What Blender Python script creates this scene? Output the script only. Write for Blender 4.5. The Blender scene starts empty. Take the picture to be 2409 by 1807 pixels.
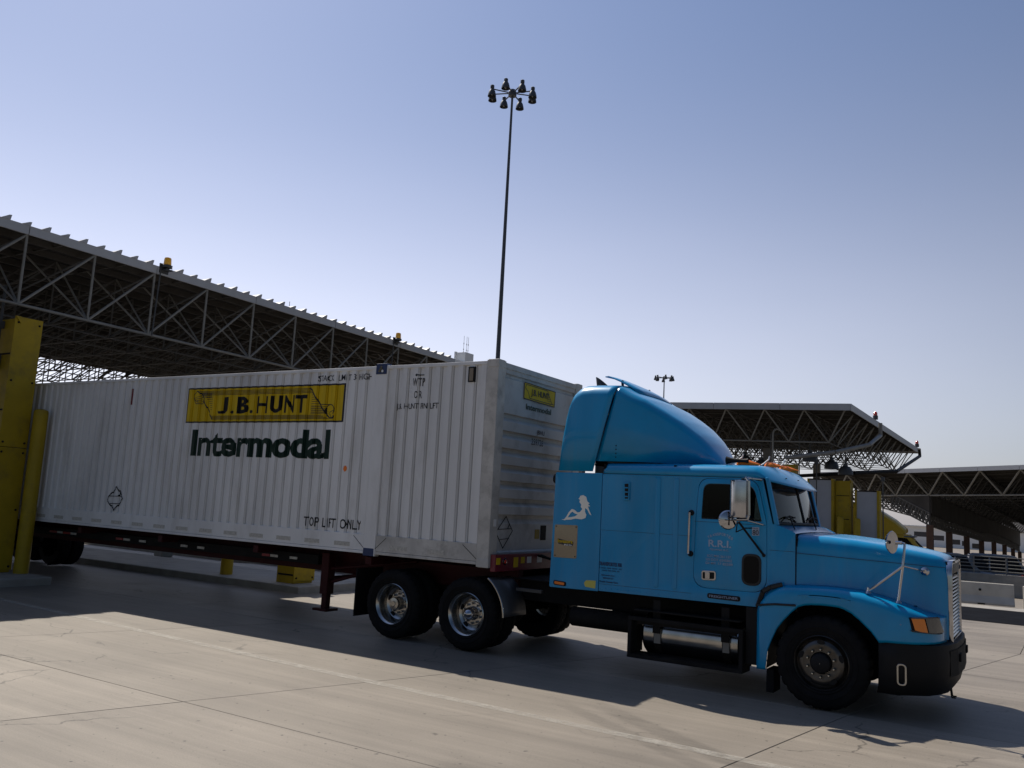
import bpy, bmesh, math, random
from mathutils import Matrix, Vector
random.seed(7)
S = bpy.context.scene
R = math.radians

# ------------------------------------------------------------------ camera, sky, sun, exposure
cam_d = bpy.data.cameras.new('camera'); cam = bpy.data.objects.new('camera', cam_d)
S.collection.objects.link(cam); S.camera = cam
cam_d.sensor_width = 36.0; cam_d.lens = 0.8352845 * 36.0
cam_d.clip_start = 0.1; cam_d.clip_end = 6000
cam.matrix_world = Matrix(((0.849109, 0.028694, 0.527438, 2.14144),
                           (0.525614, -0.144926, -0.838288, -10.00271),
                           (0.052386, 0.989026, -0.13814, 2.0424),
                           (0, 0, 0, 1)))
SUN = Vector((-0.5465, 0.2568, 0.7971)).normalized()
w = bpy.data.worlds.new('World'); S.world = w; w.use_nodes = True
nt = w.node_tree; bg = nt.nodes['Background']
sky = nt.nodes.new('ShaderNodeTexSky'); sky.sky_type = 'NISHITA'; sky.sun_disc = False
sky.sun_elevation = math.asin(SUN.z); sky.sun_rotation = math.atan2(SUN.x, SUN.y)
sky.altitude = 0; sky.air_density = 1.0; sky.dust_density = 1.4; sky.ozone_density = 5.0
SKY = 0.052
# pale summer haze low in the sky, the same all the way round and stronger towards the sun
wn, wl = nt.nodes, nt.links
def wmath(op, a, b=None):
    k = wn.new('ShaderNodeMath'); k.operation = op
    for i, x in enumerate((a, b)):
        if x is None: continue
        if isinstance(x, (int, float)): k.inputs[i].default_value = x
        else: wl.new(x, k.inputs[i])
    return k.outputs[0]
wtc = wn.new('ShaderNodeTexCoord'); wsp = wn.new('ShaderNodeSeparateXYZ'); wl.new(wtc.outputs['Generated'], wsp.inputs[0])
dot = wn.new('ShaderNodeVectorMath'); dot.operation = 'DOT_PRODUCT'; wl.new(wtc.outputs['Generated'], dot.inputs[0]); dot.inputs[1].default_value = SUN
el = wmath('MAXIMUM', wsp.outputs[2], 0.0)
fall = wmath('POWER', 2.718, wmath('MULTIPLY', wmath('POWER', wmath('DIVIDE', el, 0.29), 2.0), -1.0))
glow = wmath('ADD', wmath('MULTIPLY', wmath('POWER', wmath('MAXIMUM', dot.outputs['Value'], 0.0), 1.3), 0.98), 0.05)
hz = wn.new('ShaderNodeVectorMath'); hz.operation = 'SCALE'; hz.inputs[0].default_value = (1.10 / SKY, 0.985 / SKY, 0.95 / SKY)
wno = wn.new('ShaderNodeTexNoise'); wno.inputs['Scale'].default_value = 1.6; wno.inputs['Detail'].default_value = 4
wmp = wn.new('ShaderNodeMapping'); wmp.inputs['Scale'].default_value = (1, 1, 4); wl.new(wtc.outputs['Generated'], wmp.inputs[0]); wl.new(wmp.outputs[0], wno.inputs['Vector'])
uneven = wmath('ADD', wmath('MULTIPLY', wno.outputs[0], 0.22), 0.89)
wl.new(wmath('MULTIPLY', wmath('MULTIPLY', fall, glow), uneven), hz.inputs['Scale'])
# broad blue aureole on the sun's side of the sky
au = wn.new('ShaderNodeVectorMath'); au.operation = 'SCALE'; au.inputs[0].default_value = (0.10 / SKY, 0.15 / SKY, 0.30 / SKY)
wl.new(wmath('POWER', wmath('MAXIMUM', dot.outputs['Value'], 0.0), 1.3), au.inputs['Scale'])
s0 = wn.new('ShaderNodeVectorMath'); s0.operation = 'ADD'; wl.new(sky.outputs[0], s0.inputs[0]); wl.new(au.outputs[0], s0.inputs[1])
sm = wn.new('ShaderNodeVectorMath'); sm.operation = 'ADD'; wl.new(s0.outputs[0], sm.inputs[0]); wl.new(hz.outputs[0], sm.inputs[1])
wl.new(sm.outputs[0], bg.inputs[0]); bg.inputs[1].default_value = SKY
sun_d = bpy.data.lights.new('sun', 'SUN'); sun_d.energy = 5.0; sun_d.angle = R(0.55); sun_d.color = (1.0, 0.93, 0.83)
sun = bpy.data.objects.new('sun', sun_d); S.collection.objects.link(sun)
sun.rotation_euler = (-SUN).to_track_quat('-Z', 'Y').to_euler(); sun.location = (0, 0, 60)
S.view_settings.view_transform = 'Standard'; S.view_settings.look = 'None'
S.view_settings.exposure = 0.0; S.view_settings.gamma = 1.0; S.view_settings.use_curve_mapping = False
S.cycles.max_bounces = 8; S.cycles.transparent_max_bounces = 12

# ------------------------------------------------------------------ materials
def mat(name, col, rough=0.6, metal=0.0, spec=0.5, var=0.0, vscale=3.0, bump=0.0, bscale=40.0, coat=0.0, dirt=None, dscale=1.5, damt=0.5, stretch=(1, 1, 1), emit=None):
    m = bpy.data.materials.new(name); m.use_nodes = True
    n = m.node_tree.nodes; l = m.node_tree.links; b = n['Principled BSDF']
    b.inputs['Base Color'].default_value = (*col, 1); b.inputs['Roughness'].default_value = rough
    b.inputs['Metallic'].default_value = metal; b.inputs['Specular IOR Level'].default_value = spec
    b.inputs['Coat Weight'].default_value = coat; b.inputs['Coat Roughness'].default_value = 0.14
    tc = n.new('ShaderNodeTexCoord'); mp = n.new('ShaderNodeMapping'); mp.inputs['Scale'].default_value = stretch
    l.new(tc.outputs['Object'], mp.inputs['Vector'])
    cur = None
    if var > 0:
        t = n.new('ShaderNodeTexNoise'); t.inputs['Scale'].default_value = vscale; t.inputs['Detail'].default_value = 8
        l.new(mp.outputs[0], t.inputs['Vector'])
        r = n.new('ShaderNodeMapRange'); r.inputs[1].default_value = 0.3; r.inputs[2].default_value = 0.7
        r.inputs[3].default_value = 1 - var; r.inputs[4].default_value = 1 + var * 0.6
        l.new(t.outputs[0], r.inputs[0])
        mx = n.new('ShaderNodeVectorMath'); mx.operation = 'SCALE'; mx.inputs[0].default_value = col
        l.new(r.outputs[0], mx.inputs['Scale']); cur = mx.outputs[0]
    if dirt is not None:
        t2 = n.new('ShaderNodeTexNoise'); t2.inputs['Scale'].default_value = dscale; t2.inputs['Detail'].default_value = 10; t2.inputs['Roughness'].default_value = 0.7
        l.new(mp.outputs[0], t2.inputs['Vector'])
        r2 = n.new('ShaderNodeMapRange'); r2.inputs[1].default_value = 0.5; r2.inputs[2].default_value = 0.8; r2.inputs[3].default_value = 0; r2.inputs[4].default_value = damt
        l.new(t2.outputs[0], r2.inputs[0])
        mix = n.new('ShaderNodeMix'); mix.data_type = 'RGBA'
        l.new(r2.outputs[0], mix.inputs['Factor'])
        if cur: l.new(cur, mix.inputs['A'])
        else: mix.inputs['A'].default_value = (*col, 1)
        mix.inputs['B'].default_value = (*dirt, 1); cur = mix.outputs['Result']
    if cur: l.new(cur, b.inputs['Base Color'])
    if bump > 0:
        t3 = n.new('ShaderNodeTexNoise'); t3.inputs['Scale'].default_value = bscale; t3.inputs['Detail'].default_value = 6
        l.new(mp.outputs[0], t3.inputs['Vector'])
        bp = n.new('ShaderNodeBump'); bp.inputs['Strength'].default_value = bump; bp.inputs['Distance'].default_value = 0.01
        l.new(t3.outputs[0], bp.inputs['Height']); l.new(bp.outputs[0], b.inputs['Normal'])
    return m

M = {}
M['blue'] = mat('blue_paint', (0.0005, 0.245, 0.50), 0.34, spec=.25, var=0.12, vscale=2.2, coat=0.5, dirt=(0.10, 0.25, 0.38), dscale=3.4, damt=0.34, stretch=(1.3, 1.3, .13))
M['blue2'] = mat('blue_fender_paint', (0.0005, 0.245, 0.50), 0.30, spec=.3, var=0.08, vscale=3, coat=0.4, dirt=(0.06, 0.15, 0.22), dscale=5, damt=0.2)
M['white'] = mat('container_white', (0.74, 0.735, 0.72), 0.42, var=0.15, vscale=.7, dirt=(0.25, 0.22, 0.18), dscale=1.1, damt=0.5, stretch=(1.3, 1.3, .35))
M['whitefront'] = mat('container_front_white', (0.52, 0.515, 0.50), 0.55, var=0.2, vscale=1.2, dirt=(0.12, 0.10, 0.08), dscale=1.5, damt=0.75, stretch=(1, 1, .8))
M['whitegrime'] = mat('grimy_white_steel', (0.52, 0.50, 0.46), 0.6, var=0.25, vscale=2.5, dirt=(0.09, 0.075, 0.06), dscale=3.5, damt=0.7)
M['black'] = mat('black_steel', (0.009, 0.009, 0.010), 0.6, spec=.22, var=0.2)
M['frame'] = mat('dirty_black_frame', (0.010, 0.0095, 0.0095), 0.75, spec=.2, var=0.3, dirt=(0.026, 0.022, 0.018), damt=0.5)
M['rubber'] = mat('tyre_rubber', (0.009, 0.009, 0.0095), 0.85, spec=0.15, var=0.25, vscale=6, dirt=(0.022, 0.019, 0.017), damt=0.5)
M['seal'] = mat('rubber_seal', (0.01, 0.01, 0.011), 0.6)
M['chrome'] = mat('chrome', (0.46, 0.46, 0.48), 0.08, metal=1, var=.12, vscale=12)
M['alu'] = mat('polished_aluminium', (0.42, 0.41, 0.39), 0.2, metal=1, var=0.25, vscale=5)
M['dullalu'] = mat('dull_wheel_aluminium', (0.10, 0.094, 0.088), 0.36, metal=1, var=0.3, vscale=9)
M['stain'] = mat('stainless_plate', (0.30, 0.265, 0.21), 0.2, metal=1, bump=0.5, bscale=3)
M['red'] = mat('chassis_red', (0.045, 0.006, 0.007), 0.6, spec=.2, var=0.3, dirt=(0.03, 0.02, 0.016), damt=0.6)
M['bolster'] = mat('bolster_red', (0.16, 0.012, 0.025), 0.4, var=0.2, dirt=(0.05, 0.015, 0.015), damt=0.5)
M['yellow'] = mat('yellow_steel', (0.37, 0.252, 0.009), 0.55, spec=.3, var=0.12, vscale=3, dirt=(0.12, 0.09, 0.03), dscale=2.6, damt=0.75, bump=.08, bscale=12)
M['logoyellow'] = mat('logo_yellow', (0.62, 0.42, 0.008), 0.5, spec=.25, var=0.14, vscale=5, stretch=(3, 1, .3))
M['ink'] = mat('black_lettering', (0.012, 0.013, 0.02), 0.5)
M['green'] = mat('dark_green_lettering', (0.008, 0.045, 0.03), 0.5)
M['navy'] = mat('navy_decal', (0.012, 0.03, 0.10), 0.5)
M['pale'] = mat('pale_lettering', (0.30, 0.38, 0.52), 0.5)
M['whitepaint'] = mat('white_marking', (0.75, 0.75, 0.74), 0.5)
M['tape'] = mat('worn_reflective_tape', (0.50, 0.48, 0.43), 0.4, var=0.3, vscale=30, dirt=(0.3, 0.29, 0.27), dscale=20, damt=0.8)
M['redtape'] = mat('red_reflective_tape', (0.25, 0.008, 0.01), 0.4)
M['redpaint'] = mat('faded_red_paint', (0.16, 0.012, 0.016), 0.5)
M['orange'] = mat('orange_plastic', (0.85, 0.19, 0.01), 0.35)
M['amber'] = mat('amber_lens', (0.75, 0.20, 0.01), 0.12, spec=0.8)
M['beacon'] = mat('yellow_beacon_lens', (0.95, 0.46, 0.01), 0.15, spec=0.8)
M['redlens'] = mat('red_lens', (0.6, 0.03, 0.01), 0.15, spec=0.8)
M['lens'] = mat('headlamp_lens', (0.12, 0.125, 0.13), 0.06, metal=0.7)
M['steel'] = mat('galvanised_steel', (0.19, 0.185, 0.17), 0.5, var=0.2)
M['steelshade'] = mat('shaded_canopy_steel', (0.06, 0.056, 0.05), 0.65, var=0.25)  # darker copy of the steel, the shade under the roofs put into its colour
M['rust'] = mat('rust_brown_column', (0.085, 0.045, 0.03), 0.7, var=0.2)
M['fascia'] = mat('grey_fascia', (0.36, 0.37, 0.39), 0.5, var=0.06)
M['deck'] = mat('roof_deck', (0.055, 0.05, 0.045), 0.8, spec=.2, var=0.3, vscale=.6)
M['darklamp'] = mat('dark_lamp_metal', (0.045, 0.047, 0.05), 0.45)
M['mast'] = mat('mast_steel', (0.05, 0.055, 0.065), 0.5)
M['panelgrey'] = mat('pale_grey_panel', (0.36, 0.37, 0.40), 0.6, var=0.05)
M['curb'] = mat('curb_concrete', (0.30, 0.28, 0.25), 0.8, var=0.2, bump=0.3)
M['barrier'] = mat('barrier_concrete', (0.40, 0.375, 0.33), 0.8, var=0.15, bump=0.3, dirt=(0.22, 0.2, 0.17), damt=0.4)
M['groundshade'] = mat('painted_ground_shade', (0.010, 0.011, 0.014), 1.0, spec=0.03, var=0.25, vscale=2)  # near-black ground colour that stands for a cast shadow
M['interior'] = mat('dark_interior', (0.008, 0.008, 0.009), 0.9, spec=.1)
M['seat'] = mat('seat_fabric', (0.10, 0.085, 0.07), 0.9)
M['carsilver'] = mat('silver_car_paint', (0.13, 0.14, 0.16), 0.35, metal=0.3, coat=0.5)
M['carblack'] = mat('dark_car_paint', (0.02, 0.021, 0.025), 0.25, coat=0.5)
M['glassdark'] = mat('dark_car_glass', (0.005, 0.0055, 0.007), 0.08, spec=0.12)
M['truckyellow'] = mat('truck_yellow', (0.62, 0.40, 0.02), 0.35, coat=0.4, var=0.08)
M['hangsign'] = mat('sign_back', (0.05, 0.05, 0.055), 0.6)
M['pale_wall'] = mat('pale_wall', (0.75, 0.74, 0.72), 0.8)
M['tan'] = mat('tan_plastic', (0.22, 0.18, 0.13), 0.7)

def glass():
    m = bpy.data.materials.new('window_glass'); m.use_nodes = True
    n = m.node_tree.nodes; l = m.node_tree.links; n.clear()
    o = n.new('ShaderNodeOutputMaterial'); t = n.new('ShaderNodeBsdfTransparent'); t.inputs[0].default_value = (.34, .38, .38, 1)
    g = n.new('ShaderNodeBsdfGlossy'); g.inputs['Roughness'].default_value = .02
    geo = n.new('ShaderNodeNewGeometry'); dt = n.new('ShaderNodeVectorMath'); dt.operation = 'DOT_PRODUCT'
    l.new(geo.outputs['Normal'], dt.inputs[0]); l.new(geo.outputs['Incoming'], dt.inputs[1])
    def mth(op, a, b=None):
        k = n.new('ShaderNodeMath'); k.operation = op
        for i, x in enumerate((a, b)):
            if x is None: continue
            if isinstance(x, (int, float)): k.inputs[i].default_value = x
            else: l.new(x, k.inputs[i])
        return k.outputs[0]
    fr = mth('ADD', mth('MULTIPLY', mth('POWER', mth('SUBTRACT', 1.0, mth('ABSOLUTE', dt.outputs['Value'])), 5.0), .96), .02)
    mx = n.new('ShaderNodeMixShader'); l.new(fr, mx.inputs[0]); l.new(t.outputs[0], mx.inputs[1]); l.new(g.outputs[0], mx.inputs[2])
    l.new(mx.outputs[0], o.inputs[0]); return m
M['glass'] = glass()

def concrete():
    m = bpy.data.materials.new('yard_concrete'); m.use_nodes = True
    n = m.node_tree.nodes; l = m.node_tree.links; b = n['Principled BSDF']
    geo = n.new('ShaderNodeNewGeometry')
    def noise(scale, detail, st, rough=.6):
        mp = n.new('ShaderNodeMapping'); mp.inputs['Scale'].default_value = st
        l.new(geo.outputs['Position'], mp.inputs['Vector'])
        t = n.new('ShaderNodeTexNoise'); t.inputs['Scale'].default_value = scale; t.inputs['Detail'].default_value = detail; t.inputs['Roughness'].default_value = rough
        l.new(mp.outputs[0], t.inputs['Vector']); return t.outputs[0]
    def rng(x, a, b_, c, d):
        r = n.new('ShaderNodeMapRange'); r.inputs[1].default_value = a; r.inputs[2].default_value = b_; r.inputs[3].default_value = c; r.inputs[4].default_value = d
        l.new(x, r.inputs[0]); return r.outputs[0]
    def mul(a, b_):
        k = n.new('ShaderNodeMath'); k.operation = 'MULTIPLY'; l.new(a, k.inputs[0])
        if isinstance(b_, float): k.inputs[1].default_value = b_
        else: l.new(b_, k.inputs[1])
        return k.outputs[0]
    big = rng(noise(.35, 6, (1, 1, 1)), .3, .7, .80, 1.14)
    streak = rng(noise(1.0, 8, (.10, 2.4, 1), .7), .32, .68, .80, 1.12)
    streak2 = rng(noise(1.0, 6, (.35, 16, 1), .7), .3, .7, .88, 1.07)
    grain = rng(noise(70, 4, (1, 1, 1)), .3, .7, .86, 1.10)
    pits = rng(noise(9, 2, (1, 1, 1), .4), .22, .27, .45, 1.0)
    oi = n.new('ShaderNodeObjectInfo'); rnd = rng(oi.outputs['Random'], 0, 1, .90, 1.06)
    def voro(scale, lo, hi, dark, gate):
        t = n.new('ShaderNodeTexVoronoi'); t.inputs['Scale'].default_value = scale; l.new(geo.outputs['Position'], t.inputs['Vector'])
        d = rng(t.outputs['Distance'], lo, hi, dark, 1.0)
        sc_ = n.new('ShaderNodeSeparateColor'); l.new(t.outputs['Color'], sc_.inputs[0])
        gt = n.new('ShaderNodeMath'); gt.operation = 'LESS_THAN'; l.new(sc_.outputs[0], gt.inputs[0]); gt.inputs[1].default_value = gate
        inv = n.new('ShaderNodeMath'); inv.operation = 'SUBTRACT'; inv.inputs[0].default_value = 1.0; l.new(d, inv.inputs[1])
        k = n.new('ShaderNodeMath'); k.operation = 'MULTIPLY'; l.new(inv.outputs[0], k.inputs[0]); l.new(gt.outputs[0], k.inputs[1])
        o_ = n.new('ShaderNodeMath'); o_.operation = 'SUBTRACT'; o_.inputs[0].default_value = 1.0; l.new(k.outputs[0], o_.inputs[1]); return o_.outputs[0]
    specks = mul(voro(7, .05, .12, .15, .22), voro(17, .06, .16, .3, .25))
    oil = mul(voro(.55, .03, .22, .62, .35), rng(noise(.9, 9, (.5, 1.5, 1), .75), .56, .74, 1.0, .80))
    v = mul(mul(mul(mul(mul(big, streak), streak2), grain), pits), rnd)
    ck = n.new('ShaderNodeTexVoronoi'); ck.feature = 'DISTANCE_TO_EDGE'; ck.inputs['Scale'].default_value = .23
    wob = n.new('ShaderNodeTexNoise'); wob.inputs['Scale'].default_value = 1.3; wob.inputs['Detail'].default_value = 9; l.new(geo.outputs['Position'], wob.inputs['Vector'])
    add = n.new('ShaderNodeVectorMath'); add.operation = 'ADD'; l.new(geo.outputs['Position'], add.inputs[0]); l.new(wob.outputs['Color'], add.inputs[1]); l.new(add.outputs[0], ck.inputs['Vector'])
    cl_ = rng(ck.outputs['Distance'], .0012, .0035, .55, 0.0); gate_ = rng(noise(.5, 3, (1, 1, 1)), .50, .56, 0.0, 1.0)
    cm_ = n.new('ShaderNodeMath'); cm_.operation = 'SUBTRACT'; cm_.inputs[0].default_value = 1.0; l.new(mul(cl_, gate_), cm_.inputs[1])
    v = mul(mul(mul(v, specks), oil), cm_.outputs[0])
    # dark tyre tracks: two long soft bands that turn with the lane
    sp = n.new('ShaderNodeSeparateXYZ'); l.new(geo.outputs['Position'], sp.inputs[0])
    def band(x0, y0, dx, dy, wd, amt, xa, xb):
        k = math.hypot(dx, dy); nx, ny = -dy / k, dx / k
        a = n.new('ShaderNodeMath'); a.operation = 'MULTIPLY'; l.new(sp.outputs[0], a.inputs[0]); a.inputs[1].default_value = nx
        c = n.new('ShaderNodeMath'); c.operation = 'MULTIPLY_ADD'; l.new(sp.outputs[1], c.inputs[0]); c.inputs[1].default_value = ny; l.new(a.outputs[0], c.inputs[2])
        d = n.new('ShaderNodeMath'); d.operation = 'SUBTRACT'; l.new(c.outputs[0], d.inputs[0]); d.inputs[1].default_value = nx * x0 + ny * y0
        ab = n.new('ShaderNodeMath'); ab.operation = 'ABSOLUTE'; l.new(d.outputs[0], ab.inputs[0])
        e = rng(ab.outputs[0], wd * .55, wd, amt, 0.0)
        xm = rng(sp.outputs[0], xa, xb, 0.0, 1.0)
        t = mul(mul(e, xm), rng(noise(2.5, 6, (.6, 3, 1)), .3, .65, .35, 1.0))
        i = n.new('ShaderNodeMath'); i.operation = 'SUBTRACT'; i.inputs[0].default_value = 1.0; l.new(t, i.inputs[1]); return i.outputs[0]
    v = mul(v, band(-1.62, -1.70, 1.52, -.92, .16, .34, -2.2, -1.4))
    v = mul(v, band(-2.05, -1.85, 1.52, -.92, .12, .26, -2.6, -1.7))
    v = mul(v, band(4, 4.2, 1, -.08, .22, .22, -2, 2))
    sc = n.new('ShaderNodeVectorMath'); sc.operation = 'SCALE'; sc.inputs[0].default_value = (0.242, 0.210, 0.170)
    l.new(v, sc.inputs['Scale']); l.new(sc.outputs[0], b.inputs['Base Color'])
    b.inputs['Roughness'].default_value = .62; b.inputs['Specular IOR Level'].default_value = .35
    bp = n.new('ShaderNodeBump'); bp.inputs['Strength'].default_value = .35; bp.inputs['Distance'].default_value = .004
    l.new(noise(90, 4, (.5, 2.2, 1)), bp.inputs['Height']); l.new(bp.outputs[0], b.inputs['Normal'])
    return m
M['concrete'] = concrete()

def worn_marking():
    m = bpy.data.materials.new('worn_lane_paint'); m.use_nodes = True
    n = m.node_tree.nodes; l = m.node_tree.links; b = n['Principled BSDF']; o = n['Material Output']
    b.inputs['Base Color'].default_value = (.46, .43, .37, 1); b.inputs['Roughness'].default_value = .6
    geo = n.new('ShaderNodeNewGeometry'); t = n.new('ShaderNodeTexNoise'); t.inputs['Scale'].default_value = 6; t.inputs['Detail'].default_value = 10; t.inputs['Roughness'].default_value = .8
    l.new(geo.outputs['Position'], t.inputs['Vector'])
    r = n.new('ShaderNodeMapRange'); r.inputs[1].default_value = .38; r.inputs[2].default_value = .62; r.inputs[3].default_value = .12; r.inputs[4].default_value = .62
    l.new(t.outputs[0], r.inputs[0]); tr = n.new('ShaderNodeBsdfTransparent'); mx = n.new('ShaderNodeMixShader')
    l.new(r.outputs[0], mx.inputs[0]); l.new(tr.outputs[0], mx.inputs[1]); l.new(b.outputs[0], mx.inputs[2]); l.new(mx.outputs[0], o.inputs[0])
    return m
M['marking'] = worn_marking()

# ------------------------------------------------------------------ geometry helpers
class MB:
    def __init__(s): s.v = []; s.f = []
    def add(s, vs, fs):
        k = len(s.v); s.v += [tuple(p) for p in vs]; s.f += [tuple(i + k for i in f) for f in fs]; return s
    def box(s, x0, x1, y0, y1, z0, z1):
        return s.add([(x0, y0, z0), (x1, y0, z0), (x1, y1, z0), (x0, y1, z0), (x0, y0, z1), (x1, y0, z1), (x1, y1, z1), (x0, y1, z1)],
                     [(0, 3, 2, 1), (4, 5, 6, 7), (0, 1, 5, 4), (1, 2, 6, 5), (2, 3, 7, 6), (3, 0, 4, 7)])
    def tube(s, p, q, r, n=8, r2=None, caps=True):
        p = Vector(p); q = Vector(q); d = (q - p)
        if d.length < 1e-6: return s
        d.normalize(); a = d.cross(Vector((0, 0, 1)) if abs(d.z) < .95 else Vector((1, 0, 0))).normalized(); b = d.cross(a)
        r2 = r if r2 is None else r2; vs = []
        for c, rr in ((p, r), (q, r2)):
            for i in range(n):
                t = 2 * math.pi * (i + .5) / n; vs.append(c + a * rr * math.cos(t) + b * rr * math.sin(t))
        fs = [(i, (i + 1) % n, n + (i + 1) % n, n + i) for i in range(n)]
        if caps: fs += [tuple(range(n))[::-1], tuple(range(n, 2 * n))]
        return s.add(vs, fs)
    def path(s, pts, r, n=8):
        for a, b in zip(pts[:-1], pts[1:]): s.tube(a, b, r, n)
        return s
    def grid(s, rows, closed=False):
        m = len(rows[0]); vs = [p for r in rows for p in r]; fs = []
        for i in range(len(rows) - 1):
            for j in range(m if closed else m - 1):
                k = (j + 1) % m; fs.append((i * m + j, i * m + k, (i + 1) * m + k, (i + 1) * m + j))
        return s.add(vs, fs)
    def lathe(s, prof, o=(0, 0, 0), axis='Z', n=32, caps=False):
        rows = []
        for r, h in prof:
            row = []
            for i in range(n):
                t = 2 * math.pi * i / n; c, d = r * math.cos(t), r * math.sin(t)
                p = {'Z': (c, d, h), 'Y': (c, h, d), 'X': (h, c, d)}[axis]
                row.append((p[0] + o[0], p[1] + o[1], p[2] + o[2]))
            rows.append(row)
        s.grid(rows, True)
        if caps:
            for rr in (rows[0], rows[-1]): s.add(rr, [tuple(range(n))])
        return s
    def prism(s, poly, fa, fb):
        """poly list of 2D, fa/fb map 2D->3D for both end faces"""
        n = len(poly); return s.add([fa(*p) for p in poly] + [fb(*p) for p in poly],
            [tuple(range(n))[::-1], tuple(range(n, 2 * n))] + [(i, (i + 1) % n, n + (i + 1) % n, n + i) for i in range(n)])
    def mesh(s, name):
        me = bpy.data.meshes.new(name); me.from_pydata(s.v, [], s.f); me.update()
        b = bmesh.new(); b.from_mesh(me); bmesh.ops.recalc_face_normals(b, faces=b.faces); b.to_mesh(me); b.free()
        return me

def smooth(me, ang=35):
    for p in me.polygons: p.use_smooth = True
    try: me.set_sharp_from_angle(angle=R(ang))
    except Exception: pass

def link(name, me, m, parent=None, sm=False, bevel=0, loc=None, rotz=0):
    if isinstance(me, MB): me = me.mesh(name)
    if sm: smooth(me, sm if sm > 1 else 35)
    if m is not None and not me.materials: me.materials.append(m)
    o = bpy.data.objects.new(name, me); S.collection.objects.link(o)
    if parent: o.parent = parent
    if loc: o.location = loc
    if rotz: o.rotation_euler = (0, 0, rotz)
    if bevel:
        b = o.modifiers.new('bevel', 'BEVEL'); b.width = bevel; b.segments = 2; b.limit_method = 'ANGLE'; b.angle_limit = R(40)
        b.harden_normals = False
    return o

def tag(o, label, cat, group=None):
    o['label'] = label; o['category'] = cat
    if group: o['group'] = group
    return o
def thing(name, label, cat, loc=(0, 0, 0), rotz=0, group=None):
    o = bpy.data.objects.new(name, None); S.collection.objects.link(o); o.empty_display_size = .2
    o.location = loc; o.rotation_euler = (0, 0, rotz); return tag(o, label, cat, group)
def struct(o, kind='structure'): o['kind'] = kind; return o
def dup(o, parent=None, loc=None, rotz=None, label=None, kids=None):
    c = o.copy(); S.collection.objects.link(c)
    if parent is not None: c.parent = parent
    if loc is not None: c.location = loc
    if rotz is not None: c.rotation_euler = (0, 0, rotz)
    if label: c['label'] = label
    for ch in list(o.children):
        if ch is not c: dup(ch, c)
    return c

def rpoly(pts, r=0.05, n=5):
    out = []; N = len(pts)
    for i in range(N):
        p, a, b = Vector(pts[i]).to_2d() if False else Vector((pts[i][0], pts[i][1])), Vector(pts[i - 1][:2]), Vector(pts[(i + 1) % N][:2])
        rr = pts[i][2] if len(pts[i]) > 2 else r
        da, db = (a - p), (b - p); la, lb = da.length, db.length
        k = min(rr, la * .45, lb * .45)
        if k < 1e-4: out.append((p.x, p.y)); continue
        s, e = p + da / la * k, p + db / lb * k
        for j in range(n + 1):
            t = j / n; q = s * (1 - t) ** 2 + p * 2 * t * (1 - t) + e * t * t; out.append((q.x, q.y))
    return out

def curve_mesh(splines, ext=0.01, bev=0.0):
    cu = bpy.data.curves.new('tmp', 'CURVE'); cu.dimensions = '2D'; cu.fill_mode = 'BOTH'; cu.extrude = ext; cu.bevel_depth = bev; cu.bevel_resolution = 1
    for pts in splines:
        sp = cu.splines.new('POLY'); sp.points.add(len(pts) - 1)
        for q, p in zip(sp.points, pts): q.co = (p[0], p[1], 0, 1)
        sp.use_cyclic_u = True
    return _tomesh(cu)
def _tomesh(cu):
    o = bpy.data.objects.new('tmp', cu); S.collection.objects.link(o)
    bpy.context.view_layer.update()
    me = bpy.data.meshes.new_from_object(o.evaluated_get(bpy.context.evaluated_depsgraph_get()))
    bpy.data.objects.remove(o); bpy.data.curves.remove(cu); me.materials.clear()
    return me
def remap(me, fn):
    for v in me.vertices: v.co = fn(v.co)
    b = bmesh.new(); b.from_mesh(me); bmesh.ops.remove_doubles(b, verts=b.verts, dist=1e-5); bmesh.ops.recalc_face_normals(b, faces=b.faces); b.to_mesh(me); b.free()
    me.update(); return me
def plate(splines, y, t=0.01, bev=0.0):
    """flat plate in the XZ plane, centred on y, thickness t"""
    return remap(curve_mesh(splines, max(t / 2 - bev, 1e-4), bev), lambda c: Vector((c.x, y + c.z, c.y)))
def text_mesh(body, bold=0.0, spacing=1.0, ext=0.001, res=4):
    cu = bpy.data.curves.new('tmp', 'FONT'); cu.body = body; cu.size = 1; cu.extrude = ext; cu.offset = bold; cu.space_character = spacing; cu.resolution_u = res
    return _tomesh(cu)
def fit_text(me, x0, x1, z0, z1, y):
    xs = [v.co.x for v in me.vertices]; ys = [v.co.y for v in me.vertices]
    a, b, c, d = min(xs), max(xs), min(ys), max(ys)
    return remap(me, lambda p: Vector((x0 + (p.x - a) / (b - a) * (x1 - x0), y + (-.001 if p.z > 0 else .001), z0 + (p.y - c) / (d - c) * (z1 - z0))))
def text_xz(body, x0, x1, z0, z1, y, bold=0.0, spacing=1.0): return fit_text(text_mesh(body, bold, spacing), x0, x1, z0, z1, y)
def ribbon(mb, pts, wd, fn):
    for (a, b), (c, d) in zip(pts[:-1], pts[1:]):
        L = math.hypot(c - a, d - b)
        if L < 1e-6: continue
        nx, nz = -(d - b) / L * wd / 2, (c - a) / L * wd / 2; ex, ez = (c - a) / L * wd * .3, (d - b) / L * wd * .3
        mb.add([fn(a - ex + nx, b - ez + nz), fn(c + ex + nx, d + ez + nz), fn(c + ex - nx, d + ez - nz), fn(a - ex - nx, b - ez - nz)], [(0, 1, 2, 3)])
    return mb
def interp(x, xs, ys):
    if x <= xs[0]: return ys[0]
    for i in range(len(xs) - 1):
        if x <= xs[i + 1]: return ys[i] + (ys[i + 1] - ys[i]) * (x - xs[i]) / (xs[i + 1] - xs[i])
    return ys[-1]
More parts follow.
